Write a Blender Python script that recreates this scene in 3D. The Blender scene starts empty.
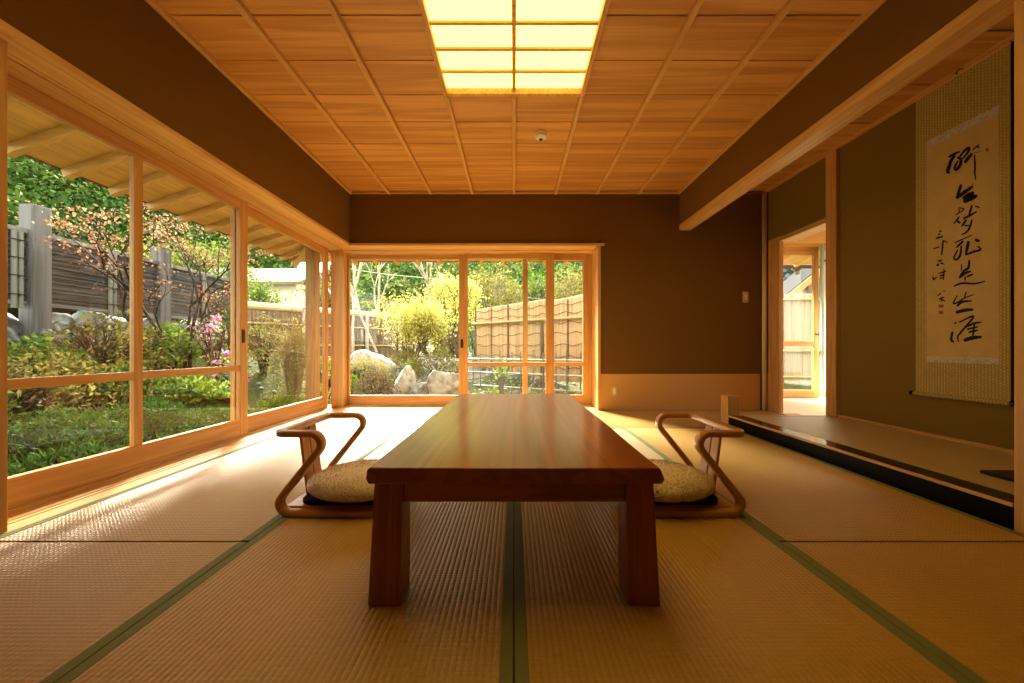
import bpy, bmesh, math, random
import numpy as np
from mathutils import Vector, Matrix, Euler

random.seed(7)
RNG = np.random.default_rng(11)
SC = bpy.context.scene
COL = SC.collection
PI = math.pi
F = 370.0            # focal length in pixels of a 1024-wide frame
CX, CY, EYE = 514.0, 349.0, 0.66

# ------------------------------------------------------------------ helpers
def tag(o, label=None, cat=None, group=None, kind=None):
    if label: o['label'] = label
    if cat: o['category'] = cat
    if group: o['group'] = group
    if kind: o['kind'] = kind
    return o

def empty(name, loc=(0, 0, 0), rz=0.0):
    o = bpy.data.objects.new(name, None)
    o.empty_display_size = 0.05
    COL.objects.link(o)
    o.location = loc
    o.rotation_euler = (0, 0, rz)
    return o

def set_parent(o, parent):
    if parent is not None:
        o.parent = parent

def copy_tree(o, parent=None):
    c = o.copy()
    COL.objects.link(c)
    if parent is not None:
        c.parent = parent
    for ch in [x for x in bpy.data.objects if x.parent == o]:
        copy_tree(ch, c)
    return c

def finish(ob, bevel=0.0, smooth=False, angle=40, segs=2):
    if bevel > 0:
        m = ob.modifiers.new('bevel', 'BEVEL')
        m.width = bevel; m.segments = segs; m.limit_method = 'ANGLE'; m.angle_limit = math.radians(30)
    if smooth:
        for p in ob.data.polygons: p.use_smooth = True
    return ob

class MB:
    """collects pieces that belong to ONE part"""
    def __init__(self):
        self.v = []; self.f = []
    def box(self, x0, x1, y0, y1, z0, z1):
        b = len(self.v)
        self.v += [(x0, y0, z0), (x1, y0, z0), (x1, y1, z0), (x0, y1, z0), (x0, y0, z1), (x1, y0, z1), (x1, y1, z1), (x0, y1, z1)]
        self.f += [(b, b+3, b+2, b+1), (b+4, b+5, b+6, b+7), (b, b+1, b+5, b+4), (b+1, b+2, b+6, b+5), (b+2, b+3, b+7, b+6), (b+3, b, b+4, b+7)]
        return self
    def hexa(self, p):
        b = len(self.v)
        self.v += [tuple(q) for q in p]
        self.f += [(b, b+3, b+2, b+1), (b+4, b+5, b+6, b+7), (b, b+1, b+5, b+4), (b+1, b+2, b+6, b+5), (b+2, b+3, b+7, b+6), (b+3, b, b+4, b+7)]
        return self
    def bar(self, p, q, w, h, up=(0, 0, 1)):
        p = Vector(p); q = Vector(q); d = (q-p).normalized(); u = Vector(up)
        s = d.cross(u)
        if s.length < 1e-4: s = d.cross(Vector((1, 0, 0)))
        s.normalize(); u = s.cross(d).normalized()
        pts = []
        for c in (p, q):
            for a, b in ((-1, -1), (1, -1), (1, 1), (-1, 1)):
                pts.append(c + s*(a*w/2) + u*(b*h/2))
        return self.hexa(pts)
    def tube(self, pts, radii, n=8, caps=True):
        pts = [Vector(p) for p in pts]
        if not hasattr(radii, '__len__'): radii = [radii]*len(pts)
        b = len(self.v); m = len(pts)
        ref = None
        for i, p in enumerate(pts):
            d = (pts[min(i+1, m-1)] - pts[max(i-1, 0)]).normalized()
            if ref is None:
                ref = Vector((0, 0, 1)) if abs(d.z) < .9 else Vector((1, 0, 0))
            s = (ref - d*ref.dot(d))
            if s.length < 1e-5: s = d.orthogonal()
            s.normalize(); ref = s; t = d.cross(s)
            for k in range(n):
                a = 2*PI*k/n
                self.v.append(tuple(p + (s*math.cos(a) + t*math.sin(a))*radii[i]))
        for i in range(m-1):
            for k in range(n):
                k2 = (k+1) % n
                self.f.append((b+i*n+k, b+i*n+k2, b+(i+1)*n+k2, b+(i+1)*n+k))
        if caps:
            self.f.append(tuple(b+k for k in reversed(range(n))))
            self.f.append(tuple(b+(m-1)*n+k for k in range(n)))
        return self
    def lathe(self, prof, c=(0, 0, 0), n=24):
        b = len(self.v)
        for r, z in prof:
            for k in range(n):
                a = 2*PI*k/n
                self.v.append((c[0]+r*math.cos(a), c[1]+r*math.sin(a), c[2]+z))
        for i in range(len(prof)-1):
            for k in range(n):
                k2 = (k+1) % n
                self.f.append((b+i*n+k, b+i*n+k2, b+(i+1)*n+k2, b+(i+1)*n+k))
        self.f.append(tuple(b+k for k in reversed(range(n))))
        self.f.append(tuple(b+(len(prof)-1)*n+k for k in range(n)))
        return self
    def build(self, name, mat, parent=None, bevel=0.0, smooth=False, segs=2):
        me = bpy.data.meshes.new(name)
        me.from_pydata(self.v, [], self.f)
        me.materials.append(mat)
        me.update()
        bm = bmesh.new(); bm.from_mesh(me)
        bmesh.ops.recalc_face_normals(bm, faces=bm.faces)
        bm.to_mesh(me); bm.free()
        o = bpy.data.objects.new(name, me)
        COL.objects.link(o)
        set_parent(o, parent)
        return finish(o, bevel, smooth, segs=segs)

def np_mesh(name, V, Fc, mat, parent=None, smooth=False):
    V = np.asarray(V, np.float32); Fc = np.asarray(Fc, np.int32)
    me = bpy.data.meshes.new(name)
    me.vertices.add(len(V)); me.vertices.foreach_set('co', V.ravel())
    k = Fc.shape[1]
    me.loops.add(Fc.size); me.loops.foreach_set('vertex_index', Fc.ravel())
    me.polygons.add(len(Fc))
    me.polygons.foreach_set('loop_start', np.arange(0, Fc.size, k, dtype=np.int32))
    if smooth: me.polygons.foreach_set('use_smooth', np.ones(len(Fc), bool))
    me.materials.append(mat)
    me.update(calc_edges=True); me.validate()
    o = bpy.data.objects.new(name, me); COL.objects.link(o)
    set_parent(o, parent)
    return o

def structure(o):
    o['kind'] = 'structure'
    return o

# ------------------------------------------------------------------ materials
def new_mat(name):
    m = bpy.data.materials.new(name); m.use_nodes = True
    nt = m.node_tree; nt.nodes.clear()
    out = nt.nodes.new('ShaderNodeOutputMaterial')
    return m, nt, out

def N(nt, t, **kw):
    n = nt.nodes.new(t)
    for k, v in kw.items():
        if hasattr(n, k): setattr(n, k, v)
    return n

def principled(nt, out, rough=.5, spec=.5, coat=0.0, coat_rough=.1, sheen=0.0):
    b = nt.nodes.new('ShaderNodeBsdfPrincipled')
    b.inputs['Roughness'].default_value = rough
    b.inputs['Specular IOR Level'].default_value = spec
    b.inputs['Coat Weight'].default_value = coat
    b.inputs['Coat Roughness'].default_value = coat_rough
    b.inputs['Sheen Weight'].default_value = sheen
    nt.links.new(b.outputs[0], out.inputs[0])
    return b

def c4(c): return (c[0], c[1], c[2], 1.0)

def ramp(nt, fac, stops):
    r = nt.nodes.new('ShaderNodeValToRGB')
    el = r.color_ramp.elements
    while len(el) < len(stops): el.new(0.5)
    for e, (p, c) in zip(el, stops):
        e.position = p; e.color = c4(c)
    nt.links.new(fac, r.inputs[0])
    return r.outputs[0]

def coords(nt, scale, island=True, rot=None):
    tc = N(nt, 'ShaderNodeTexCoord')
    mp = N(nt, 'ShaderNodeMapping')
    mp.inputs['Scale'].default_value = scale
    if rot: mp.inputs['Rotation'].default_value = rot
    nt.links.new(tc.outputs['Object'], mp.inputs['Vector'])
    v = mp.outputs[0]
    if island:
        g = N(nt, 'ShaderNodeNewGeometry')
        mul = N(nt, 'ShaderNodeVectorMath', operation='MULTIPLY_ADD')
        cmb = N(nt, 'ShaderNodeCombineXYZ')
        for i in range(3): nt.links.new(g.outputs['Random Per Island'], cmb.inputs[i])
        mul.inputs[1].default_value = (31.0, 17.0, 53.0)
        nt.links.new(cmb.outputs[0], mul.inputs[0])
        nt.links.new(v, mul.inputs[2])
        v = mul.outputs[0]
    return v

def noise(nt, vec, scale, detail=4, rough=.55, dist=0.0):
    n = N(nt, 'ShaderNodeTexNoise')
    n.inputs['Scale'].default_value = scale; n.inputs['Detail'].default_value = detail
    n.inputs['Roughness'].default_value = rough; n.inputs['Distortion'].default_value = dist
    if vec is not None: nt.links.new(vec, n.inputs['Vector'])
    return n.outputs['Fac']

def math_node(nt, op, a, b=None, c=None):
    m = N(nt, 'ShaderNodeMath', operation=op)
    for i, x in enumerate((a, b, c)):
        if x is None: continue
        if isinstance(x, (int, float)): m.inputs[i].default_value = x
        else: nt.links.new(x, m.inputs[i])
    return m.outputs[0]

def bump(nt, bsdf, height, strength=.3, dist=.002):
    b = N(nt, 'ShaderNodeBump')
    b.inputs['Strength'].default_value = strength; b.inputs['Distance'].default_value = dist
    nt.links.new(height, b.inputs['Height'])
    nt.links.new(b.outputs[0], bsdf.inputs['Normal'])

def wood(name, dark, light, axis='X', rough=.5, coat=0.0, figure=1.0, var=.25, fine=70, broad=9, spec=.4, knots=False):
    m, nt, out = new_mat(name)
    b = principled(nt, out, rough, spec, coat, .15)
    ai = 'XYZ'.index(axis)
    s1 = [broad]*3; s1[ai] = .45
    s2 = [fine]*3; s2[ai] = 1.6
    n1 = noise(nt, coords(nt, s1), 1.0, 3, .5, .8*figure)
    # rings of the grain
    rings = math_node(nt, 'SINE', math_node(nt, 'MULTIPLY', n1, 42.0*figure))
    rings = math_node(nt, 'MULTIPLY_ADD', rings, .5, .5)
    n2 = noise(nt, coords(nt, s2), 1.0, 4, .6, 0)
    mix = math_node(nt, 'ADD', math_node(nt, 'MULTIPLY', rings, .45), math_node(nt, 'MULTIPLY', n2, .75))
    col = ramp(nt, mix, [(.25, dark), (.85, light)])
    g = N(nt, 'ShaderNodeNewGeometry')
    hs = N(nt, 'ShaderNodeHueSaturation')
    nt.links.new(math_node(nt, 'MULTIPLY_ADD', g.outputs['Random Per Island'], var, 1-var*.6), hs.inputs['Value'])
    nt.links.new(col, hs.inputs['Color'])
    nt.links.new(hs.outputs[0], b.inputs['Base Color'])
    bump(nt, b, mix, .15, .001)
    return m

def plain(name, col, rough=.5, spec=.5, metal=0.0, coat=0.0, nscale=0, namp=.25, bumpd=0.0):
    m, nt, out = new_mat(name)
    b = principled(nt, out, rough, spec, coat)
    b.inputs['Metallic'].default_value = metal
    if nscale:
        n = noise(nt, coords(nt, (1, 1, 1), False), nscale, 6, .6)
        lo = [c*(1-namp) for c in col]; hi = [min(1, c*(1+namp)) for c in col]
        nt.links.new(ramp(nt, n, [(.3, lo), (.7, hi)]), b.inputs['Base Color'])
        if bumpd: bump(nt, b, n, .5, bumpd)
    else:
        b.inputs['Base Color'].default_value = c4(col)
    return m

def leafy(name, cols, trans=.45, rough=.5):
    """leaf material: colour varies from leaf to leaf, some light passes through"""
    m, nt, out = new_mat(name)
    g = N(nt, 'ShaderNodeNewGeometry')
    st = [(i/max(1, len(cols)-1), c) for i, c in enumerate(cols)]
    col = ramp(nt, g.outputs['Random Per Island'], st)
    d = N(nt, 'ShaderNodeBsdfPrincipled'); d.inputs['Roughness'].default_value = max(rough, .65)
    d.inputs['Specular IOR Level'].default_value = .08
    t = N(nt, 'ShaderNodeBsdfTranslucent')
    nt.links.new(col, d.inputs['Base Color']); nt.links.new(col, t.inputs['Color'])
    mx = N(nt, 'ShaderNodeMixShader'); mx.inputs[0].default_value = trans
    nt.links.new(d.outputs[0], mx.inputs[1]); nt.links.new(t.outputs[0], mx.inputs[2])
    nt.links.new(mx.outputs[0], out.inputs[0])
    return m

def glass_mat(name, tint=(.97, .99, .97), refl=.05):
    m, nt, out = new_mat(name)
    tr = N(nt, 'ShaderNodeBsdfTransparent'); tr.inputs[0].default_value = c4(tint)
    gl = N(nt, 'ShaderNodeBsdfGlossy'); gl.inputs['Roughness'].default_value = .0
    lw = N(nt, 'ShaderNodeLayerWeight'); lw.inputs['Blend'].default_value = .5
    p = math_node(nt, 'POWER', lw.outputs['Facing'], 4.0)
    fac = math_node(nt, 'MULTIPLY_ADD', p, .6, refl*.5)
    mx = N(nt, 'ShaderNodeMixShader')
    nt.links.new(fac, mx.inputs[0]); nt.links.new(tr.outputs[0], mx.inputs[1]); nt.links.new(gl.outputs[0], mx.inputs[2])
    nt.links.new(mx.outputs[0], out.inputs[0])
    return m

def emit(name, col, strength):
    m, nt, out = new_mat(name)
    e = N(nt, 'ShaderNodeEmission'); e.inputs[0].default_value = c4(col); e.inputs[1].default_value = strength
    nt.links.new(e.outputs[0], out.inputs[0])
    return m

M = {}
M['hinoki_x'] = wood('hinoki_x', (.58, .31, .105), (.74, .455, .18), 'X', .42)
M['hinoki_y'] = wood('hinoki_y', (.58, .31, .105), (.74, .455, .18), 'Y', .42)
M['hinoki_z'] = wood('hinoki_z', (.58, .31, .105), (.74, .455, .18), 'Z', .42)
M['sash_x'] = wood('sash_x', (.54, .26, .075), (.70, .39, .14), 'X', .45)
M['sash_y'] = wood('sash_y', (.54, .26, .075), (.70, .39, .14), 'Y', .45)
M['sash_z'] = wood('sash_z', (.54, .26, .075), (.70, .39, .14), 'Z', .45)
M['ceiling'] = wood('ceiling_cedar', (.46, .205, .046), (.68, .345, .100), 'X', .5, figure=.45, var=.12, fine=80, broad=11)
M['batten'] = wood('batten', (.60, .31, .085), (.74, .42, .15), 'Y', .5)
M['table'] = wood('table_wood', (.27, .068, .017), (.42, .128, .034), 'Y', .30, coat=.5, figure=.6, var=.15, fine=55, broad=11)
M['table_leg'] = wood('table_leg', (.29, .080, .021), (.44, .14, .042), 'Z', .35, coat=.2)
M['table_apron'] = wood('table_apron', (.30, .083, .022), (.46, .15, .045), 'X', .35, coat=.2)
M['bent'] = wood('bent_wood', (.48, .195, .05), (.62, .285, .085), 'X', .32, coat=.3, figure=.5, fine=50)
M['slat'] = wood('slat_wood', (.42, .17, .045), (.56, .25, .07), 'Z', .4, figure=.7)
M['eave_board'] = wood('eave_board', (.58, .36, .14), (.70, .48, .22), 'Y', .6, var=.3)
M['rafter'] = wood('rafter', (.56, .34, .13), (.68, .45, .2), 'X', .6)
M['rafter_y'] = wood('rafter_y', (.56, .34, .13), (.68, .45, .2), 'Y', .6)
M['eave_post'] = wood('eave_post', (.30, .15, .05), (.42, .235, .085), 'Z', .6)
M['pole'] = wood('polished_pole', (.62, .44, .20), (.76, .58, .30), 'Z', .3, figure=.3)
M['plaster'] = plain('brown_plaster', (.172, .081, .016), .9, .15, nscale=180, namp=.10, bumpd=.0006)
M['olive_plaster'] = plain('olive_plaster', (.205, .125, .026), .9, .15, nscale=180, namp=.10, bumpd=.0006)
M['paper'] = plain('wainscot_paper', (.62, .33, .105), .7, .3, nscale=60, namp=.03)
M['lacquer'] = plain('black_lacquer', (.003, .0025, .002), .14, .35)
M['lacquer_matte'] = plain('black_lacquer_matte', (.003, .0025, .002), .5, .08)
M['glass'] = glass_mat('glass')
M['frosted'] = leafy('frosted_glass', [(.80, .83, .80), (.80, .83, .80)], .6, .3)
M['mint'] = plain('mint_paint', (.38, .50, .40), .4)
M['dark_metal'] = plain('dark_metal', (.05, .04, .03), .4, metal=.6)
M['ivory'] = plain('ivory_plastic', (.62, .46, .26), .4)
M['ivory_light'] = plain('ivory_light', (.85, .78, .64), .4)
M['dark_hole'] = plain('dark_hole', (.02, .015, .01), .6)
M['ink'] = plain('ink', (.006, .005, .004), .6, .2)
M['seal'] = plain('seal_red', (.30, .085, .03), .7)
M['scroll_paper'] = plain('scroll_paper', (.56, .40, .17), .85, .1, nscale=9, namp=.08)
M['white_cloud'] = plain('brick_dummy', (.5, .5, .5))
M['heri'] = plain('heri_cloth', (.19, .195, .09), .75, .2, nscale=400, namp=.2)
M['dark_cloth'] = plain('dark_cloth', (.018, .014, .018), .9, .1, nscale=200, namp=.3)
M['boucle'] = plain('boucle', (.78, .66, .56), .95, .1, nscale=120, namp=.12, bumpd=.004)
M['hall_floor'] = wood('hall_floor', (.76, .60, .38), (.88, .75, .54), 'X', .35)
M['lamp_paper'] = emit('lamp_paper', (1.0, .68, .125), 2.7)
M['roof'] = plain('roof_tile', (.035, .035, .04), .95, .05)
M['gutter'] = plain('gutter', (.09, .05, .03), .5)
M['sub'] = plain('subfloor', (.35, .22, .09), .8)

def tatami_mat(name, lo=(.37, .195, .036), hi=(.55, .32, .068)):
    m, nt, out = new_mat(name)
    b = principled(nt, out, .38, .55, sheen=.12)
    b.inputs['Sheen Roughness'].default_value = .35
    v = coords(nt, (220, 14, 1), False)
    fibre = noise(nt, coords(nt, (18, 420, 1), False), 1.0, 3, .6)
    patch = noise(nt, coords(nt, (2.2, 1.2, 1), False), 1.0, 3, .5)
    s = math_node(nt, 'ADD', math_node(nt, 'MULTIPLY', fibre, .7), math_node(nt, 'MULTIPLY', patch, .35))
    col = ramp(nt, s, [(.30, lo), (.75, hi)])
    nt.links.new(col, b.inputs['Base Color'])
    tc = N(nt, 'ShaderNodeTexCoord'); sx = N(nt, 'ShaderNodeSeparateXYZ'); nt.links.new(tc.outputs['Object'], sx.inputs[0])
    cross = math_node(nt, 'MULTIPLY_ADD', math_node(nt, 'SINE', math_node(nt, 'MULTIPLY', sx.outputs[1], 2*PI/.0125)), .5, .5)
    bump(nt, b, math_node(nt, 'ADD', math_node(nt, 'MULTIPLY', fibre, .6), cross), .45, .0014)
    return m
M['tatami'] = tatami_mat('tatami_rush')
M['tatami_glare'] = tatami_mat('tatami_glare_rush', (.66, .52, .32), (.82, .70, .48))  # window glare on the crosswise weave, painted in as paler rush
M['goza'] = tatami_mat('goza_rush', (.50, .34, .10), (.64, .46, .16))

def cloth_mount(name):
    m, nt, out = new_mat(name)
    b = principled(nt, out, .8, .2)
    br = N(nt, 'ShaderNodeTexBrick')
    br.inputs['Scale'].default_value = 1.0
    br.inputs['Color1'].default_value = (.46, .35, .13, 1); br.inputs['Color2'].default_value = (.56, .43, .17, 1)
    br.inputs['Mortar'].default_value = (.34, .25, .085, 1)
    br.inputs['Mortar Size'].default_value = .12
    br.inputs['Brick Width'].default_value = 1.0; br.inputs['Row Height'].default_value = .5
    tc = N(nt, 'ShaderNodeTexCoord'); sx = N(nt, 'ShaderNodeSeparateXYZ'); cx = N(nt, 'ShaderNodeCombineXYZ')
    nt.links.new(tc.outputs['Object'], sx.inputs[0])
    nt.links.new(math_node(nt, 'MULTIPLY', sx.outputs[2], 55.0), cx.inputs[0])
    nt.links.new(math_node(nt, 'MULTIPLY', sx.outputs[1], 32.0), cx.inputs[1])
    nt.links.new(cx.outputs[0], br.inputs['Vector'])
    nt.links.new(br.outputs[0], b.inputs['Base Color'])
    return m
M['mount'] = cloth_mount('scroll_brocade')
M['band'] = plain('pale_brocade', (.50, .46, .38), .8, .2, nscale=70, namp=.28)

# ------------------------------------------------------------------ camera
cam = bpy.data.cameras.new('camera'); cam.sensor_width = 36.0; cam.lens = F/1024*36.0
cam.shift_x = -(CX-512)/1024; cam.shift_y = (CY-341.5)/1024
cam.clip_start = .05; cam.clip_end = 600
co = bpy.data.objects.new('camera', cam); COL.objects.link(co)
co.location = (0, 0, EYE); co.rotation_euler = (PI/2, 0, 0)
SC.camera = co

# ------------------------------------------------------------------ room shell
ZC = 2.36          # ceiling
ZL = 1.80          # top of the lip over the windows
structure(MB().box(-2.16, 2.80, -1.75, 4.40, -.12, -.045).build('floor', M['sub']))

# ceiling: boards running across, one mesh, with a backing; battens are its parts
cb = MB()
LX, LY0, LY1 = .449, .62, 2.43      # lamp opening
yb = 4.0
while yb > -1.7:
    y0 = yb-(.345 if yb == 4.0 else .295)
    for (xa, xb) in ((-1.80, -LX-.0), (-LX, 0), (0, LX), (LX, 1.80)):
        if xa >= -LX-.001 and xb <= LX+.001 and yb > LY0+.01 and y0 < LY1-.01:
            # keep the part of the board outside the lamp opening
            if yb > LY1+.012: cb.box(xa, xb, LY1+.01, yb-.003, ZC, ZC+.014)
            if y0 < LY0-.012: cb.box(xa, xb, y0+.003, LY0-.01, ZC, ZC+.014)
            continue
        cb.box(xa, xb, y0+.003, yb-.003, ZC, ZC+.014)
    yb = y0
ceil = structure(cb.build('ceiling', M['ceiling'], bevel=.002, segs=1))
bk = MB()
for (xa, xb, ya, yb2) in ((-2.2, -LX, -1.75, 4.4), (LX, 2.8, -1.75, 4.4), (-LX, LX, -1.75, LY0), (-LX, LX, LY1, 4.4)):
    bk.box(xa, xb, ya, yb2, ZC+.0145, ZC+.05)
bk.box(-.6, .6, .5, 2.55, ZC+.16, ZC+.19)
for (xa, xb, ya, yb2) in ((-.6, -LX-.02, .5, 2.55), (LX+.02, .6, .5, 2.55), (-.6, .6, .5, LY0-.02), (-.6, .6, LY1+.02, 2.55)):
    bk.box(xa, xb, ya, yb2, ZC+.05, ZC+.16)
bk.build('ceiling_backing', M['plaster'], ceil)
for k in range(-3, 4):
    x = k*.449
    segs = [(-1.7, 4.0)] if abs(k) > 1 else [(-1.7, LY0-.02), (LY1+.02, 4.0)]
    for (ya, yb2) in segs:
        MB().box(x-.015, x+.015, ya, yb2, ZC-.032, ZC-.0005).build('batten', M['batten'], ceil, bevel=.004)

# cornices
structure(MB().box(-1.772, -1.745, -1.7, 4.0, ZC-.03, ZC-.0005).build('trim_1', M['batten'], bevel=.004))
structure(MB().box(1.765, 1.789, -1.7, 4.0, ZC-.03, ZC-.0005).build('trim_2', M['batten'], bevel=.004))
structure(MB().box(-1.745, 1.765, 3.972, 3.999, ZC-.028, ZC-.0005).build('trim_3', M['sash_x'], bevel=.004))

# left: hanging wall above the windows, lintel, lip, posts, sill
wl = MB().box(-1.90, -1.772, 1.2, 4.0, ZL, ZC+.0145).box(-2.2, -1.90, 1.2, 4.4, ZL+.02, ZC+.0145)
wl.box(-2.2, -1.9, -1.75, 1.30, -.12, ZC+.0145).box(-1.9, -1.84, -1.75, 1.28, -.045, ZC+.0145).box(-1.84, -1.772, -1.75, 1.2, ZL, ZC+.0145)
structure(wl.build('wall_left', M['plaster']))
kl = MB()
# lintel whose underside carries two grooves
for (xa, xb, z0) in ((-1.90, -1.770, ZL-.027), (-1.914, -1.90, ZL-.012), (-1.926, -1.914, ZL-.027), (-1.940, -1.926, ZL-.012), (-2.045, -1.940, ZL-.027),
                     (-2.125, -2.045, ZL-.012), (-2.20, -2.125, ZL-.027)):
    kl.box(xa, xb, 1.2, 4.0 if xa > -1.95 else 4.4, z0, ZL+.0195 if xa < -1.905 else ZL-.0005)
structure(kl.build('trim_4', M['hinoki_y'], bevel=.0015, segs=1))
structure(MB().box(-1.96, -1.835, 1.23, 1.342, -.045, ZC-.56).build('trim_5', M['sash_z'], bevel=.003))
structure(MB().box(-2.066, -1.925, 4.17, 4.31, -.045, ZL-.028).build('trim_6', M['hinoki_z'], bevel=.004))
sl = MB()
for (xa, xb, z1) in ((-1.90, -1.823, .0), (-1.912, -1.90, -.008), (-1.93, -1.912, 0), (-1.942, -1.93, -.008), (-2.045, -1.942, 0), (-2.13, -2.045, .006), (-2.22, -2.13, 0)):
    sl.box(xa, xb, 1.0, 4.16 if xa > -2.1 else 4.4, -.045, z1)
structure(sl.build('trim_7', M['hinoki_y'], bevel=.0015, segs=1))

# back wall
wb = MB().box(-2.2, .90, 4.0, 4.14, ZL, ZC+.0145).box(.93, 2.76, 4.0, 4.14, -.12, ZC+.0145).box(-2.2, .93, 4.14, 4.40, ZL+.02, ZC+.0145)
wb.box(.90, .93, 4.0, 4.14, ZL+.03, ZC+.0145).box(.93, 2.76, 4.14, 4.40, -.12, ZC+.0145)
structure(wb.build('wall_back', M['plaster']))
structure(MB().box(.936, 2.655, 3.992, 3.9995, -.002, .39).build('trim_8', M['paper']))
structure(MB().box(-1.768, .975, 3.978, 3.9995, ZL-.027, ZL-.0005).build('trim_9', M['hinoki_x'], bevel=.003))
kb = MB().box(-1.92, .90, 4.0, 4.40, ZL-.030, ZL-.0005).box(-1.92, .93, 4.14, 4.2, ZL-.045, ZL-.030)
structure(kb.build('trim_10', M['hinoki_x'], bevel=.002, segs=1))
# jamb and casing at the right of the back window
structure(MB().box(.905, .935, 3.985, 4.0, 0, ZL-.028).box(.905, .929, 4.0, 4.40, -.02, ZL-.031).build('trim_11', M['hinoki_z'], bevel=.002))
sb = MB().box(-1.92, .904, 4.002, 4.22, -.045, .004).box(-1.92, .904, 4.22, 4.36, -.045, .012).box(-2.05, .904, 4.36, 4.44, -.045, .002)
structure(sb.build('trim_12', M['hinoki_x'], bevel=.002, segs=1))

# right: hanging wall with its timber, alcove, doorway wall
structure(MB().box(1.79, 1.90, 1.25, 3.9995, 2.0, ZC+.0145).box(1.79, 1.90, -1.75, 1.25, -.12, ZC+.0145).box(1.9, 2.80, 1.10, 1.25, -.12, ZC+.0145).build('wall_divider', M['plaster']))
structure(MB().box(1.784, 1.906, 1.25, 3.998, 1.94, 1.9995).build('trim_13', M['hinoki_y'], bevel=.004))
structure(MB().box(1.828, 1.95, 1.245, 1.355, -.045, 1.9395).build('trim_14', M['hinoki_z'], bevel=.006))
XR = 2.715
wr = MB().box(XR, XR+.13, 1.25, 3.08, -.12, ZC+.0145).box(XR, XR+.13, 3.08, 3.92, 1.80, ZC+.0145).box(XR, XR+.05, 3.92, 4.0, -.12, ZC+.0145)
structure(wr.build('wall_right', M['olive_plaster']))
cb2 = MB(); yb = 4.0; 
while yb > 1.3:
    cb2.box(1.90, XR, yb-.40, yb-.005, ZC, ZC+.014); yb -= .405
structure(cb2.build('ceiling_alcove', M['ceiling'], bevel=.002, segs=1))
structure(MB().box(XR-.03, XR-.0005, 1.25, 4.0, ZC-.03, ZC-.0005).build('trim_15', M['batten'], bevel=.004))
structure(MB().box(1.90, XR-.03, 3.975, 3.9995, ZC-.028, ZC-.0005).build('trim_16', M['table_apron'], bevel=.004))
# doorway: posts, head, threshold
structure(MB().box(XR-.03, XR+.15, 3.085, 3.19, -.045, ZC-.031).build('trim_17', M['sash_z'], bevel=.004))
structure(MB().box(XR-.015, XR+.03, 3.77, 3.93, -.045, 1.81).build('trim_18', M['sash_z'], bevel=.004))
structure(MB().box(XR-.012, XR+.15, 3.19, 3.77, 1.755, 1.80).build('trim_19', M['hinoki_y'], bevel=.003))
structure(MB().box(XR-.012, XR+.15, 3.19, 3.77, -.045, .006).build('trim_20', M['hinoki_y'], bevel=.002))
# slim round corner pole
structure(MB().tube([(2.685, 3.965, 0), (2.685, 3.965, ZC-.03)], .024, 14).build('trim_21', M['pole'], smooth=True))
structure(MB().box(2.71, XR-.0005, 3.93, 3.965, 0, .39).build('trim_22', M['paper']))

# alcove dais
structure(MB().box(1.95, XR-.001, 1.25, 3.16, -.12, .075).build('floor_alcove', M['sub']))
structure(MB().box(1.835, 1.95, 1.356, 3.16, -.045, .0855).build('trim_23', M['lacquer_matte'], bevel=.001))
structure(MB().box(1.8385, 1.95, 1.356, 3.16, .0856, .0915).build('trim_28', M['lacquer'], bevel=.001))
structure(MB().box(1.826, 1.838, 1.356, 3.16, .080, .094).build('trim_24', M['hinoki_y'], bevel=.002))  # tan strip standing in for the highlight on the lacquer's chamfered edge
structure(MB().box(XR-.015, XR-.0005, 1.25, 3.085, .0915, .112).build('baseboard_right', M['sash_y'], bevel=.002))
structure(MB().box(1.95, XR+.0, 3.125, 3.16, .0755, .094).build('trim_25', M['hinoki_x'], bevel=.002))
structure(MB().box(1.828, 1.93, 3.165, 3.27, -.045, .255).build('trim_26', M['hinoki_z'], bevel=.003))

# wall behind the viewpoint
structure(MB().box(-2.2, 2.8, -1.85, -1.75, -.12, ZC+.05).build('wall_front', M['plaster']))

# ------------------------------------------------------------------ tatami mats
def ridged(W, L, period=.0152, amp=.0017, seg=6):
    n = max(1, round(W/period)); per = W/n
    xs = np.linspace(-W/2, W/2, n*seg+1)
    zs = -amp + amp*np.abs(np.sin(PI*(xs+W/2)/per))
    ys = np.array([-L/2, L/2])
    V = []
    for y in ys:
        V += [(x, y, z) for x, z in zip(xs, zs)]
    k = len(xs); Fc = [(i, i+1, k+i+1, k+i) for i in range(k-1)]
    # skirt
    b = len(V)
    V += [(-W/2, -L/2, -.04), (W/2, -L/2, -.04), (W/2, L/2, -.04), (-W/2, L/2, -.04)]
    Fc += [(b, b+1, k-1, 0), (b+1, b+2, 2*k-1, k-1), (b+2, b+3, k, 2*k-1), (b+3, b, 0, k), (b+3, b+2, b+1, b)]
    return V, Fc

def mat_obj(x0, x1, y0, y1, label, z=0.0, border=True, mat='tatami', amp=.0017):
    W, L = x1-x0-.003, y1-y0-.003
    W, L = (W, L-.007) if L > W else (W-.007, L)
    rz = 0.0
    if W > L+.02: rz = PI/2; W, L = L, W
    r = empty('tatami_mat', ((x0+x1)/2, (y0+y1)/2, z), rz)
    tag(r, label, 'tatami mat', 'tatami mats on the floor')
    V, Fc = ridged(W-(.054 if border else 0), L, amp=amp)
    me = bpy.data.meshes.new('rush_cover'); me.from_pydata(V, [], Fc); me.materials.append(M[mat]); me.update()
    o = bpy.data.objects.new('rush_cover', me); COL.objects.link(o); o.parent = r
    if border:
        for s in (-1, 1):
            xa, xb = sorted((s*(W/2-.029), s*W/2))
            MB().box(xa, xb, -L/2, L/2, -.04, .0004).build('cloth_border', M['heri'], r, bevel=.001, segs=1)
    return r
mat_obj(-.91, 0, .38, 2.19, 'tatami mat under the left half of the low table')
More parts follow.
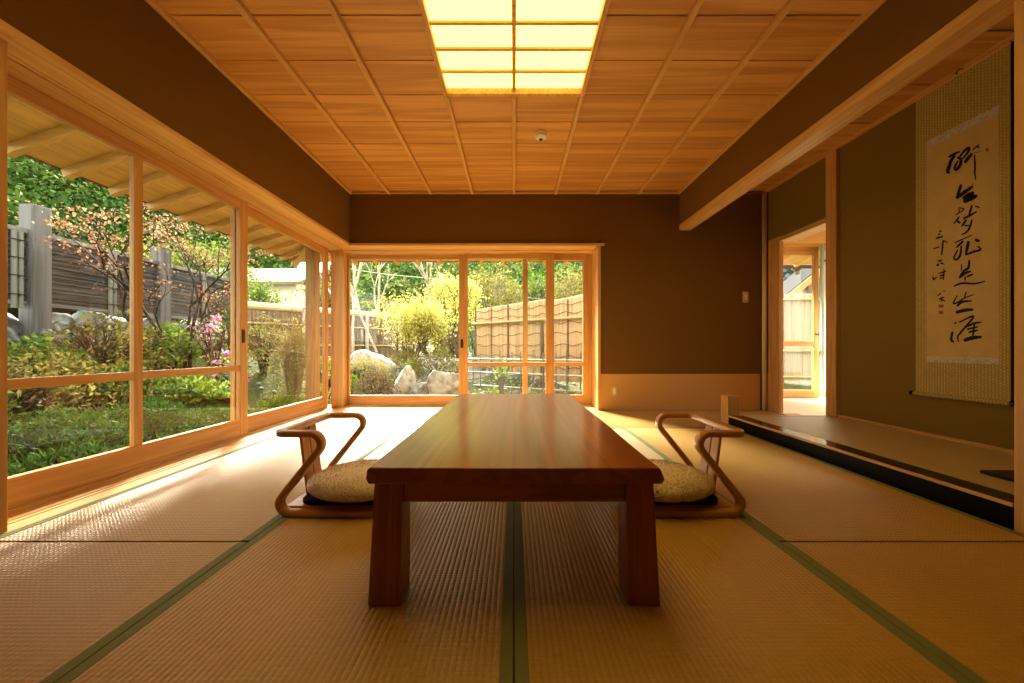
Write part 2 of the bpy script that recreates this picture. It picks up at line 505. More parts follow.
mat_obj(0, .91, .38, 2.19, 'tatami mat under the right half of the low table')
mat_obj(-1.82, -.91, -.55, 1.27, 'tatami mat nearest the viewer beside the garden windows')
mat_obj(-1.82, -.91, 1.27, 3.09, 'tatami mat along the garden windows, left of the left floor chair')
mat_obj(.91, 1.82, -.55, 1.27, 'tatami mat nearest the viewer on the alcove side')
mat_obj(.91, 1.82, 1.27, 3.09, 'tatami mat in front of the black-edged alcove step')
mat_obj(-.91, .91, 2.19, 3.09, 'crosswise tatami mat with painted window glare under the far end of the low table', mat='tatami_glare')
mat_obj(-.91, .91, -.55, .38, 'crosswise tatami mat nearest the viewer in the middle of the room')
mat_obj(-1.82, 0, 3.09, 4.0, 'bright crosswise tatami mat below the left pane of the back window')
mat_obj(0, 1.82, 3.09, 4.0, 'crosswise tatami mat against the wall with the outlet')
mat_obj(1.82, 2.70, 3.17, 4.0, 'short tatami mat in front of the side doorway')
mat_obj(1.955, XR-.017, 1.256, 3.124, 'borderless tatami mat raised on the alcove step', z=.0915+.001, border=False, mat='goza', amp=.0006)

# ------------------------------------------------------------------ ceiling lamp
lamp = empty('ceiling_lamp', (0, (LY0+LY1)/2, ZC))
tag(lamp, 'glowing ceiling lamp of paper panes in a wooden lattice', 'ceiling lamp')
oy = -(LY0+LY1)/2
fr = MB()
fr.box(-LX-.014, -LX+.012, LY0-.014+oy, LY1+.014+oy, -.034, .05).box(LX-.012, LX+.014, LY0-.014+oy, LY1+.014+oy, -.034, .05)
fr.box(-LX+.012, LX-.012, LY1-.012+oy, LY1+.014+oy, -.034, .05).box(-LX+.012, LX-.012, LY0-.014+oy, LY0+.012+oy, -.034, .05)
fr.build('frame', M['sash_y'], lamp, bevel=.003)
lt = MB()
lt.box(-.011, .011, LY0+.012+oy, LY1-.012+oy, -.014, .006)
yy = LY1-.168
while yy > LY0+.05:
    lt.box(-LX+.012, LX-.012, yy-.008+oy, yy+.008+oy, -.010, .006); yy -= .168
lt.build('lattice', M['sash_x'], lamp, bevel=.002, segs=1)
MB().box(-LX+.012, LX-.012, LY0+.012+oy, LY1-.012+oy, .0065, .012).build('paper_diffuser', M['lamp_paper'], lamp)

# smoke detector
sd = empty('smoke_detector', (.212, 2.92, ZC))
tag(sd, 'small round white smoke detector on the wooden ceiling', 'smoke detector')
MB().lathe([(.052, 0), (.052, -.012), (.046, -.018), (.046, -.03), (.03, -.042), (.012, -.046)], n=28).build('body', M['ivory_light'], sd, smooth=False)
MB().lathe([(.016, -.0465), (.016, -.051), (.006, -.053)], n=16).build('sensor', M['dark_hole'], sd)

# switch and outlet
sw = empty('light_switch', (2.50, 3.9995, 1.22)); tag(sw, 'ivory light switch plate on the brown back wall', 'light switch')
MB().box(-.031, .031, -.008, 0, -.058, .058).build('plate', M['ivory'], sw, bevel=.004)
MB().box(-.013, .013, -.012, -.0085, -.03, .03).build('rocker', M['ivory_light'], sw, bevel=.002)
ot = empty('wall_outlet', (1.08, 3.9915, .205)); tag(ot, 'small wall outlet on the pale lower part of the back wall', 'wall outlet')
MB().box(-.030, .030, -.008, 0, -.048, .048).build('plate', M['ivory'], ot, bevel=.004)
MB().box(-.012, .012, -.0105, -.0085, -.030, .030).build('socket', M['ivory_light'], ot, bevel=.001)

# ------------------------------------------------------------------ sliding glass doors
def sash_left(n, x0, y0, y1, z0, z1, st, bottom, top, mull=(), mid=None, latch=None, label=None):
    r = empty('window_%d' % n, (x0, (y0+y1)/2, z0)); structure(r)
    d = .034; c = -(y0+y1)/2
    for (a, b) in ((y0, y0+st), (y1-st, y1)):
        MB().box(-d, 0, a+c, b+c, 0, z1-z0).build('stile', M['sash_z'], r, bevel=.003)
    MB().box(-d+.001, -.001, y0+st+c, y1-st+c, 0, bottom-z0).build('bottom_rail', M['sash_y'], r, bevel=.003)
    MB().box(-d+.001, -.001, y0+st+c, y1-st+c, top-z0, z1-z0).build('top_rail', M['sash_y'], r, bevel=.003)
    edges = [y0+st] + [e for m_ in mull for e in (m_-.024, m_+.024)] + [y1-st]
    for m_ in mull:
        MB().box(-d+.004, -.004, m_-.024+c, m_+.024+c, bottom-z0, top-z0).build('mullion', M['sash_z'], r, bevel=.002)
    for i in range(0, len(edges), 2):
        a, b = edges[i], edges[i+1]
        zz = [(bottom, top)]
        if mid:
            MB().box(-d+.005, -.005, a+c, b+c, mid-.022-z0, mid+.022-z0).build('middle_rail', M['sash_y'], r, bevel=.002)
            zz = [(bottom, mid-.022), (mid+.022, top)]
        for (p, q) in zz:
            MB().box(-d/2-.002, -d/2+.002, a+c, b+c, p-z0, q-z0).build('pane', M['glass'], r)
    if latch:
        MB().box(.0, .006, latch-.014+c, latch+.014+c, .70, .80).build('latch', M['dark_metal'], r, bevel=.002)
    return r
sash_left(1, -2.05, 1.25, 2.85, .007, ZL-.014, .078, .135, 1.705, mull=(2.025,), mid=.515, latch=2.80)
sash_left(2, -2.087, 2.765, 4.16, .007, ZL-.014, .075, .135, 1.705)

def sash_back(n, y0, x0, x1, z0, z1, st, bottom, top, mid=None, latch=None, st2=None):
    r = empty('window_%d' % n, ((x0+x1)/2, y0, z0)); structure(r)
    d = .034; c = -(x0+x1)/2; st2 = st2 or st
    for (a, b) in ((x0, x0+st), (x1-st2, x1)):
        MB().box(a+c, b+c, 0, d, 0, z1-z0).build('stile', M['sash_z'], r, bevel=.003)
    a, b = x0+st+c, x1-st2+c
    MB().box(a, b, .001, d-.001, 0, bottom-z0).build('bottom_rail', M['sash_x'], r, bevel=.003)
    MB().box(a, b, .001, d-.001, top-z0, z1-z0).build('top_rail', M['sash_x'], r, bevel=.003)
    zz = [(bottom, top)]
    if mid:
        MB().box(a, b, .005, d-.005, mid-.022-z0, mid+.022-z0).build('middle_rail', M['sash_x'], r, bevel=.002)
        zz = [(bottom, mid-.022), (mid+.022, top)]
    for (p, q) in zz:
        MB().box(a, b, d/2-.002, d/2+.002, p-z0, q-z0).build('pane', M['glass'], r)
    if latch:
        MB().box(latch-.014+c, latch+.014+c, -.006, 0, .66, .76).build('latch', M['dark_metal'], r, bevel=.002)
    return r
sash_back(3, 4.265, -1.92, -.54, .013, ZL-.048, .02, .125, 1.695, st2=.095, latch=-.60)
sash_back(4, 4.228, -.57, .46, .013, ZL-.048, .04, .125, 1.695, mid=.485, st2=.095)
sash_back(5, 4.302, .10, .903, .013, ZL-.031, .06, .125, 1.695, mid=.485, st2=.10)

# ------------------------------------------------------------------ hall beyond the doorway
HX0, HX1, HY0, HY1, HZ = XR+.13, 4.75, 2.5, 5.05, 2.04
structure(MB().box(HX0-.13, HX1+.1, HY0, HY1+.06, -.12, -.001).build('floor_hall', M['hall_floor']))
structure(MB().box(HX0, HX1, HY0, HY1, HZ, HZ+.05).build('ceiling_hall', M['ceiling']))
structure(MB().box(HX0, HX1+.1, HY0-.1, HY0, -.12, HZ+.05).build('wall_hall', M['paper']))
structure(MB().box(HX0, 3.42, HY1-.05, HY1+.05, -.001, HZ).box(2.70, 2.85, 4.4, HY1+.05, -.12, HZ+.4).build('wall_hall_back', M['paper']))
# unseen glazed right side of the hall, added to let in more daylight
hw = empty('window_6', (HX1, 3.8, 0)); structure(hw)
hm = MB()
for yy in (HY0, 3.3, 4.15, HY1-.06): hm.box(0, .05, yy-3.8, yy+.06-3.8, 0, HZ)
hm.box(0, .05, HY0-3.8, HY1-3.8, 0, .06).box(0, .05, HY0-3.8, HY1-3.8, HZ-.06, HZ)
hm.build('frame', M['sash_z'], hw)
MB().box(.02, .03, HY0-3.8, HY1-3.8, .06, HZ-.06).build('pane', M['glass'], hw)
# hall glass door at its end
hd = empty('door_1', (3.76, HY1-.03, 0)); structure(hd)
for (a, b) in ((3.42, 3.49), (4.055, 4.12)):
    MB().box(a-3.76, b-3.76, -.02, .02, .0, HZ-.001).build('stile', M['sash_z'], hd, bevel=.003)
for nm, a, b in (('bottom_rail', .0, .105), ('middle_rail', .70, .765), ('top_rail', 1.93, HZ-.001)):
    MB().box(3.49-3.76, 4.055-3.76, -.018, .018, a, b).build(nm, M['sash_x'], hd, bevel=.003)
for a, b in ((.105, .70), (.765, 1.93)):
    MB().box(3.49-3.76, 4.055-3.76, -.002, .002, a, b).build('pane', M['glass'], hd)
MB().tube([(4.085-3.76, -.02, .86), (4.085-3.76, -.05, .86)], .012, 10).lathe([(.022, -.012), (.026, 0), (.022, .012)], (4.085-3.76, -.06, .86), 12).build('handle', M['dark_metal'], hd, smooth=True)
# mint framed frosted leaf folded open beside it
gd = empty('door_2', (4.06, 4.86, 0)); structure(gd)
MB().box(-.03, .0, -.02, .02, .02, HZ-.02).build('stile', M['mint'], gd, bevel=.003)
MB().box(.58, .62, -.02, .02, .02, HZ-.02).build('stile', M['mint'], gd, bevel=.003)
MB().box(.0, .58, -.02, .02, .02, .10).build('bottom_rail', M['mint'], gd, bevel=.003)
MB().box(.0, .58, -.02, .02, HZ-.09, HZ-.02).build('top_rail', M['mint'], gd, bevel=.003)
MB().box(.0, .58, -.004, .004, .10, HZ-.09).build('pane', M['frosted'], gd)
MB().box(.0, .05, -.03, -.021, 1.80, 1.83).build('hinge', M['dark_metal'], gd)

# ------------------------------------------------------------------ low table
tb = empty('low_table', (0, 1.695, 0))
tag(tb, 'long low reddish-brown wooden table in the middle of the tatami room', 'table')
Y0, Y1 = .93-1.695, 2.46-1.695
ZT, ZB = .361, .320
prof = []
NY = 24
V = []; Fc = []
def edge_wob(y, s): return .0016*math.sin(5.1*y+s*1.3)+.0012*math.sin(11.7*y+s*2.1)
ring = lambda y: [(-.368-edge_wob(y, 1), ZB), (-.374-edge_wob(y, 1), ZB+.012), (-.372-edge_wob(y, 1), ZT-.006), (-.366-edge_wob(y, 1), ZT),
                  (-.19, ZT), (0, ZT), (.19, ZT), (.366+edge_wob(y, 2), ZT), (.371+edge_wob(y, 2), ZT-.006), (.380+edge_wob(y, 2), ZB+.012), (.374+edge_wob(y, 2), ZB)]
for i in range(NY+1):
    y = Y0+(Y1-Y0)*i/NY
    V += [(x, y, z) for x, z in ring(y)]
K = 11
for i in range(NY):
    for k in range(K):
        k2 = (k+1) % K
        Fc.append((i*K+k, i*K+k2, (i+1)*K+k2, (i+1)*K+k))
Fc.append(tuple(range(K))); Fc.append(tuple(NY*K+k for k in reversed(range(K))))
tt = MB(); tt.v = V; tt.f = Fc
tt.build('tabletop', M['table'], tb, bevel=.003)
ly0 = .958-1.695
for s in (-1, 1):
    for e, ya in ((0, ly0), (1, -ly0-.078)):
        yb2 = ya+.078
        fl = -.010 if e == 0 else .010
        xo_t, xi_t, xo_b, xi_b = s*.362, s*.290, s*.376, s*.291
        b0, b1 = (ya, yb2)
        p = [(xo_b, b0+(fl if e == 0 else 0), 0), (xi_b, b0+(fl if e == 0 else 0), 0), (xi_b, b1+(fl if e else 0), 0), (xo_b, b1+(fl if e else 0), 0),
             (xo_t, b0, ZB-.0005), (xi_t, b0, ZB-.0005), (xi_t, b1, ZB-.0005), (xo_t, b1, ZB-.0005)]
        MB().hexa(p).build('leg', M['table_leg'], tb, bevel=.004)
for ya in (ly0+.014, -ly0-.014-.03):
    MB().box(-.2895, .2895, ya, ya+.03, .258, ZB-.0005).build('apron', M['table_apron'], tb, bevel=.002)
for s in (-1, 1):
    xa, xb = sorted((s*.30, s*.33))
    MB().box(xa, xb, ly0+.079, -ly0-.079, .258, ZB-.0005).build('apron', M['table'], tb, bevel=.002)

# ------------------------------------------------------------------ legless chairs
def fillet(points, radii, n=8):
    pts = [Vector(p) for p in points]; out = [pts[0]]
    for i in range(1, len(pts)-1):
        a, b, c = pts[i-1], pts[i], pts[i+1]
        u = (a-b).normalized(); v = (c-b).normalized()
        ang = u.angle(v); r = radii[i-1]
        t = r/math.tan(ang/2)
        cen = b + (u+v).normalized()*(r/math.sin(ang/2))
        s = b+u*t; e = b+v*t
        a0 = (s-cen); a1 = (e-cen); tot = a0.angle(a1); ax = a0.cross(a1).normalized()
        for k in range(n+1):
            out.append(cen + Matrix.Rotation(tot*k/n, 3, ax) @ a0)
    out.append(pts[-1])
    return out

def sweep(mb, pts, w, h, first_side):
    """rounded-rectangle section along a path; w across, h thick; parallel-transported"""
    cr = .007; sec = []
    for (sx, sy, a0) in ((1, 1, 0), (-1, 1, PI/2), (-1, -1, PI), (1, -1, 1.5*PI)):
        for k in range(4):
            a = a0+PI/2*k/3
            sec.append((sx*(w/2-cr)+cr*math.cos(a), sy*(h/2-cr)+cr*math.sin(a)))
    n = len(sec); side = Vector(first_side); b = len(mb.v); prev = None
    for i, p in enumerate(pts):
        d1 = (p-pts[i-1]).normalized() if i else (pts[1]-p).normalized()
        d2 = (pts[i+1]-p).normalized() if i < len(pts)-1 else d1
        d = (d1+d2).normalized()
        if prev is not None:
            side = prev.rotation_difference(d) @ side
        side = (side-d*side.dot(d)).normalized(); prev = d
        up = d.cross(side)
        for (x, y) in sec: mb.v.append(tuple(p+side*x+up*y))
    for i in range(len(pts)-1):
        for k in range(n):
            k2 = (k+1) % n
            mb.f.append((b+i*n+k, b+i*n+k2, b+(i+1)*n+k2, b+(i+1)*n+k))
    mb.f.append(tuple(b+k for k in reversed(range(n)))); mb.f.append(tuple(b+(len(pts)-1)*n+k for k in range(n)))

def make_chair():
    """front towards +x, origin on the floor under the seat"""
    r = empty('legless_chair', (0, 0, 0))
    w = .203
    xr, xf, xt, zb, zt = -.262, -.012, -.218, .0135, .326
    P = [(.20, -w, zb), (xr, -w, zb), (xf, -w, zt), (xt-.01, -w, zt), (xt-.01, w, zt), (xf, w, zt), (xr, w, zb), (.20, w, zb)]
    path = fillet(P, [.040, .040, .036, .036, .040, .040], 9)
    mb = MB(); sweep(mb, path, .040, .025, (0, 1, 0))
    mb.build('bent_frame', M['bent'], r, smooth=True)
    for (ya, yb2) in ((-.062, -.004), (.004, .062)):
        MB().hexa([(-.196, ya, .03), (-.196, yb2, .03), (-.184, yb2, .03), (-.184, ya, .03), (-.233, ya, .322), (-.233, yb2, .322), (-.220, yb2, .322), (-.220, ya, .322)]).build('back_slat', M['slat'], r, bevel=.003)
    MB().box(-.215, .19, -w+.021, w-.021, .006, .030).build('seat_board', M['bent'], r, bevel=.006)
    # thin dark pad with rounded corners
    pts = []; R = .05; x0, x1, y0, y1 = -.165, .20, -.178, .178
    for (cx_, cy_, a0) in ((x1-R, y1-R, 0), (x0+R, y1-R, PI/2), (x0+R, y0+R, PI), (x1-R, y0+R, 1.5*PI)):
        for k in range(7):
            a = a0+PI/2*k/6; pts.append((cx_+R*math.cos(a), cy_+R*math.sin(a)))
    pm = MB(); n = len(pts)
    for (sc, z) in ((.96, .0305), (1.0, .036), (1.0, .048), (.95, .055)):
        pm.v += [(.0175+(x-.0175)*sc, y*sc, z) for x, y in pts]
    for i in range(3):
        for k in range(n):
            k2 = (k+1) % n; pm.f.append((i*n+k, i*n+k2, (i+1)*n+k2, (i+1)*n+k))
    pm.f.append(tuple(reversed(range(n)))); pm.f.append(tuple(3*n+k for k in range(n)))
    pm.build('seat_pad', M['dark_cloth'], r, smooth=False)
    return r
ch = make_chair()
ch.location = (-.705, 1.665, 0)
tag(ch, 'bent-wood legless floor chair left of the table, by the garden windows', 'legless chair', 'bent-wood floor chairs at the table')
ch2 = copy_tree(ch)
ch2.location = (.675, 1.665, 0); ch2.rotation_euler = (0, 0, PI)
ch2['label'] = 'bent-wood legless floor chair right of the table, on the alcove side'

def make_cushion():
    r = empty('round_cushion', (0, 0, 0))
    a, b, h = .228, .202, .040
    V = []; Fc = []; nu, nv = 40, 22
    for j in range(nv+1):
        t = -PI/2+PI*j/nv
        for i in range(nu):
            p = 2*PI*i/nu
            ct = abs(math.cos(t))**.55; st = math.copysign(abs(math.sin(t))**.9, t)
            wob = 1+.012*math.sin(5*p+1)+.01*math.sin(9*p)
            V.append((a*ct*math.cos(p)*wob, b*ct*math.sin(p)*wob, h+h*st))
    for j in range(nv):
        for i in range(nu):
            Fc.append((j*nu+i, j*nu+(i+1) % nu, (j+1)*nu+(i+1) % nu, (j+1)*nu+i))
    o = np_mesh('cover', V, Fc, M['boucle'], r, smooth=True)
    # looped pile: short tufts standing off the cover
    n = 15000
    t = np.arcsin(RNG.uniform(-.75, 1, n)); p = RNG.uniform(0, 2*PI, n)
    ct = np.abs(np.cos(t))**.55; st = np.sign(t)*np.abs(np.sin(t))**.9
    P = np.stack([a*ct*np.cos(p), b*ct*np.sin(p), h+h*st], 1)
    Nn = np.stack([np.cos(p)*np.cos(t)/a, np.sin(p)*np.cos(t)/b, np.sin(t)/h], 1); Nn /= np.linalg.norm(Nn, axis=1)[:, None]
    D = Nn + RNG.normal(0, .55, (n, 3)); D /= np.linalg.norm(D, axis=1)[:, None]
    S = np.cross(D, RNG.normal(0, 1, (n, 3))); S /= np.linalg.norm(S, axis=1)[:, None]
    ln = RNG.uniform(.004, .008, n)[:, None]; wd = .0016
    VV = np.stack([P-S*wd, P+S*wd, P+D*ln+S*wd*.6, P+D*ln-S*wd*.6], 1).reshape(-1, 3)
    FF = np.arange(4*n).reshape(-1, 4)
    pl = np_mesh('pile', VV, FF, M['pile'], r)
    pl['kind'] = 'stuff'
    return r
M['pile'] = leafy('pile', [(.68, .56, .47), (.80, .69, .60), (.88, .78, .70)], .4, .9)
cu = make_cushion(); cu.location = (-.645, 1.615, .0555)
tag(cu, 'round beige fleecy cushion on the left floor chair', 'cushion', 'round cushions on the floor chairs')
cu2 = copy_tree(cu); cu2.location = (.618, 1.615, .0555); cu2.rotation_euler = (0, 0, PI)
cu2['label'] = 'round beige fleecy cushion on the right floor chair'

# ------------------------------------------------------------------ hanging scroll
XS = 2.690
def on_scroll(px, py, off=0.0):
    Y = XS*F/(px-CX)
    return (XS-off, Y, EYE-(py-CY)*Y/F)
sc = empty('hanging_scroll', (XS, 2.24, 2.3))
tag(sc, 'tall hanging calligraphy scroll with olive brocade mount on the alcove wall', 'hanging scroll')
def sbox(name, y0, y1, z0, z1, x0, x1, mat, bev=0, par=None):
    return MB().box(x0-XS, x1-XS, y0-2.24, y1-2.24, z0-2.3, z1-2.3).build(name, mat, par or sc, bevel=bev)
sbox('mount', 2.003, 2.478, .372, 2.318, XS-.0015, XS+.0015, M['mount'])
pp = sbox('paper', 2.050, 2.411, .612, 1.965, XS-.0030, XS-.0016, M['scroll_paper'])
sbox('brocade_band', 2.050, 2.411, 1.965, 2.012, XS-.0032, XS-.0016, M['band'])
sbox('brocade_band', 2.050, 2.411, .575, .612, XS-.0032, XS-.0016, M['band'])
MB().tube([(0, 2.003-2.24, 2.322-2.3), (0, 2.478-2.24, 2.322-2.3)], .007, 10).build('top_rod', M['sash_y'], sc)
MB().tube([(-.004, 1.998-2.24, .365-2.3), (-.004, 2.483-2.24, .365-2.3)], .013, 14).build('roller', M['mount'], sc, smooth=False)
for ya, yb2 in ((1.978, 1.998), (2.483, 2.503)):
    MB().tube([(-.004, ya-2.24, .365-2.3), (-.004, yb2-2.24, .365-2.3)], .015, 14).build('roller_knob', M['lacquer'], sc)
# hook and cord
MB().tube([(.008, 2.21-2.24, 2.335-2.3), (-.02, 2.22-2.24, 2.338-2.3), (-.022, 2.235-2.24, 2.327-2.3), (-.004, 2.24-2.24, 2.323-2.3)], .004, 8).build('cord', M['dark_metal'], sc)

def brush(mb, o, s, pts, w, taper=(.7, .55)):
    """one brush stroke traced in photo pixels, laid on the paper as a thin solid"""
    P = [Vector((o[0]+x/s, o[1]+y/s)) for x, y in pts]
    # smooth resample
    Q = []
    for i in range(len(P)-1):
        p0 = P[max(0, i-1)]; p1 = P[i]; p2 = P[i+1]; p3 = P[min(len(P)-1, i+2)]
        for k in range(6):
            t = k/6
            Q.append(.5*((2*p1)+(-p0+p2)*t+(2*p0-5*p1+4*p2-p3)*t*t+(-p0+3*p1-3*p2+p3)*t**3))
    Q.append(P[-1]); n = len(Q); W = 1.3*w/s
    Lf, Rt = [], []
    for i, q in enumerate(Q):
        d = Q[min(n-1, i+1)]-Q[max(0, i-1)]; d.normalize(); nn = Vector((-d.y, d.x))
        t = i/(n-1)
        ww = W*(taper[0]+(1-taper[0])*min(1, t*4))*(1-(1-taper[1])*max(0, (t-.55)/.45)**1.3)*(1+.08*math.sin(i*2.1+w))
        Lf.append(q+nn*ww/2); Rt.append(q-nn*ww/2)
    b = len(mb.v); 
    for off in (.0031, .0034):
        for q in Lf+Rt:
            x, y, z = on_scroll(q.x, q.y, off); mb.v.append((x-XS, y-2.24, z-2.3))
    m2 = 2*n
    for i in range(n-1):
        mb.f.append((b+i, b+i+1, b+n+i+1, b+n+i))
        mb.f.append((b+m2+i, b+m2+n+i, b+m2+n+i+1, b+m2+i+1))
        mb.f.append((b+i, b+m2+i, b+m2+i+1, b+i+1)); mb.f.append((b+n+i, b+n+i+1, b+m2+n+i+1, b+m2+n+i))
    mb.f.append((b, b+n, b+m2+n, b+m2)); mb.f.append((b+n-1, b+m2+n-1, b+m2+2*n-1, b+2*n-1))
G = 17.075
CH = [
 ((944, 142), G, [([(85, 260), (180, 205), (280, 165)], 32), ([(200, 225), (130, 320), (95, 430), (72, 505), (112, 530)], 44),
                  ([(235, 265), (292, 290), (290, 380), (220, 468), (192, 430), (250, 320)], 40), ([(275, 255), (350, 160), (425, 100), (440, 125), (400, 200), (320, 290)], 34),
                  ([(360, 355), (430, 265), (492, 195)], 42), ([(495, 138), (560, 85), (612, 45)], 20), ([(560, 78), (628, 96)], 18),
                  ([(528, 215), (540, 400), (535, 520), (550, 645)], 24), ([(480, 195), (660, 155)], 7)]),
 ((944, 178), G, [([(303, 108), (270, 210), (228, 335)], 40), ([(215, 345), (350, 250), (505, 138)], 50), ([(330, 355), (420, 290), (520, 240)], 48),
                  ([(340, 405), (460, 355), (580, 298)], 58), ([(410, 310), (530, 285)], 50), ([(500, 85), (500, 130)], 10)]),
 ((944, 202), G, [([(265, 100), (262, 180), (200, 225)], 15), ([(265, 98), (350, 125), (215, 215)], 17), ([(272, 250), (175, 372)], 22), ([(232, 325), (288, 362)], 30),
                  ([(490, 52), (450, 180), (435, 262)], 30), ([(540, 70), (618, 96)], 20), ([(335, 287), (450, 230), (572, 163)], 30), ([(392, 298), (312, 418)], 32),
                  ([(487, 298), (460, 405), (400, 510), (308, 560)], 28), ([(355, 402), (455, 405)], 22)]),
 ((948, 232), G, [([(245, 48), (328, 0)], 15), ([(118, 186), (220, 140), (432, 48)], 18), ([(272, 150), (150, 268)], 30), ([(235, 232), (222, 380), (165, 465), (110, 442), (180, 300)], 30),
                  ([(362, 155), (340, 260), (312, 385)], 42), ([(305, 392), (430, 342), (565, 300), (515, 240)], 30), ([(470, 128), (552, 158)], 40)]),
 ((948, 258), G, [([(243, 105), (236, 232)], 16), ([(372, 35), (358, 165), (275, 228), (200, 342)], 34), ([(200, 342), (300, 262), (402, 225)], 34), ([(325, 322), (442, 273)], 26),
                  ([(300, 315), (302, 388)], 22), ([(108, 482), (250, 432), (460, 437), (645, 398)], 27)]),
 ((946, 286), 11.38, [([(135, 108), (90, 198), (150, 182), (210, 140), (322, 98)], 14), ([(236, 66), (215, 138)], 13), ([(130, 232), (190, 182), (298, 170)], 21), ([(118, 302), (220, 276), (318, 268)], 30)]),
 ((946, 286), 11.38, [([(104, 432), (122, 408)], 15), ([(155, 415), (322, 343), (182, 520), (140, 575), (150, 638)], 18), ([(82, 515), (66, 610), (98, 638)], 22), ([(245, 462), (320, 427), (412, 410)], 20),
                      ([(245, 492), (372, 465)], 17), ([(262, 527), (372, 502)], 20), ([(332, 425), (310, 585)], 17), ([(208, 622), (300, 592), (412, 580)], 34)]),
 ((926, 226), 11.4, [([(155, 62), (184, 58)], 16), ([(142, 102), (168, 92)], 14), ([(116, 142), (204, 118)], 16)]),
 ((926, 226), 11.4, [([(88, 262), (162, 235)], 10), ([(200, 168), (185, 335)], 16), ([(198, 163), (252, 188)], 12)]),
 ((926, 226), 11.4, [([(138, 402), (194, 390)], 16), ([(130, 455), (152, 428)], 20), ([(168, 420), (218, 436)], 14)]),
 ((926, 226), 11.4, [([(88, 572), (92, 612), (132, 575)], 14), ([(148, 542), (242, 513)], 12), ([(212, 488), (205, 615)], 14), ([(158, 572), (218, 550)], 14), ([(158, 598), (212, 586)], 12)]),
 ((926, 270), 13.66, [([(162, 355), (218, 308)], 12), ([(242, 284), (268, 292)], 12), ([(182, 402), (252, 370)], 17), ([(222, 376), (214, 438)], 14), ([(228, 408), (268, 427)], 14)]),
]
for o_, s_, strokes in CH:
    mb = MB()
    for pts, w in strokes: brush(mb, o_, s_, pts, w)
    mb.build('ink_character', M['ink'], pp)
    # the paper's transform equals the scroll's, so the strokes share its space
for (xa, ya, xb, yb2) in ((939.3, 304.6, 944.2, 307.8), (939.2, 310.8, 943.8, 314.0), (986.3, 148.2, 989.2, 151.6)):
    mb = MB(); q = []
    for off in (.0031, .0034):
        for (a, b) in ((xa, yb2), (xb, yb2), (xb, ya), (xa, ya)):
            x, y, z = on_scroll(a, b, off); q.append((x-XS, y-2.24, z-2.3))
    mb.hexa(q).build('seal_mark', M['seal'], pp)

# black lacquer board on the dais
bd = MB().box(2.12, 2.60, 1.30, 1.685, .0945, .110).build('display_board', M['lacquer'], bevel=.003)
tag(bd, 'black lacquered display board on the alcove mat below the scroll', 'display board')
# ================================================================== OUTSIDE
def sm(t):
    t = np.clip(t, 0, 1); return t*t*(3-2*t)
def ground_z(x, y):
    zl = -.32 + .86*sm((-x-2.75)/1.75) + .35*sm((-x-4.5)/.7)
    zb = -.32 + .72*sm((y-5.2)/4.2)
    w = sm((y-5.2)/2.0)
    z = np.maximum(zl*(1-w)+np.minimum(zl, .45)*w, zb)
    return z + .02*np.sin(3.1*x+1.7*y) + .015*np.sin(7.3*x-5.1*y)
def gz(x, y): return float(ground_z(np.float64(x), np.float64(y)))
def at(px, Y): return (px-CX)/F*Y

def ground_material():
    m, nt, out = new_mat('garden_soil')
    b = principled(nt, out, .95, .15)
    v = coords(nt, (1, 1, 1), False)
    n1 = noise(nt, v, 1.6, 4, .6, .4); n2 = noise(nt, v, 26, 5, .7)
    moss = ramp(nt, n2, [(.3, (.020, .030, .006)), (.7, (.085, .105, .022))])
    grit = ramp(nt, n2, [(.3, (.05, .042, .03)), (.7, (.21, .19, .155))])
    mx = N(nt, 'ShaderNodeMix', data_type='RGBA')
    tc = N(nt, 'ShaderNodeTexCoord'); sx = N(nt, 'ShaderNodeSeparateXYZ'); nt.links.new(tc.outputs['Object'], sx.inputs[0])
    far = math_node(nt, 'MULTIPLY_ADD', sx.outputs[1], .20, -1.05)
    far.node.use_clamp = True
    f = ramp(nt, math_node(nt, 'ADD', n1, math_node(nt, 'MULTIPLY_ADD', far, .35, -.18)), [(.42, (0, 0, 0)), (.56, (1, 1, 1))])
    nt.links.new(f, mx.inputs[0]); nt.links.new(moss, mx.inputs[6]); nt.links.new(grit, mx.inputs[7])
    nt.links.new(mx.outputs[2], b.inputs['Base Color'])
    bump(nt, b, n2, .8, .02)
    return m
M['ground'] = ground_material()
def stone(name, a, b_, c):
    m, nt, out = new_mat(name)
    b = principled(nt, out, .9, .25)
    n = noise(nt, coords(nt, (1, 1, 1)), 7, 8, .7, .3)
    nt.links.new(ramp(nt, n, [(.3, a), (.5, b_), (.72, c)]), b.inputs['Base Color'])
    bump(nt, b, n, .8, .03)
    return m
M['rock'] = stone('rock', (.05, .045, .035), (.20, .19, .165), (.36, .35, .33))
M['rock_pale'] = stone('rock_pale', (.10, .09, .065), (.40, .38, .33), (.60, .58, .53))
M['rock_blue'] = stone('rock_blue', (.03, .035, .03), (.17, .20, .21), (.32, .37, .40))
M['rock_dark'] = stone('rock_dark', (.012, .010, .007), (.040, .034, .026), (.09, .08, .06))
M['rock_moss'] = stone('rock_moss', (.02, .025, .006), (.09, .085, .018), (.20, .16, .05))
M['bark'] = plain('bark', (.10, .075, .05), .9, .2, nscale=30, namp=.5)
M['bark_dark'] = plain('bark_dark', (.035, .024, .018), .9, .2, nscale=30, namp=.4)
M['bark_pale'] = plain('bark_pale', (.42, .38, .31), .9, .2, nscale=25, namp=.35)
M['twig'] = plain('twig', (.075, .040, .032), .9, .2)
M['twig_tan'] = plain('twig_tan', (.30, .22, .09), .9, .2)
M['grey_post'] = wood('grey_post', (.075, .077, .082), (.17, .175, .185), 'Z', .8, figure=.6, var=.1)
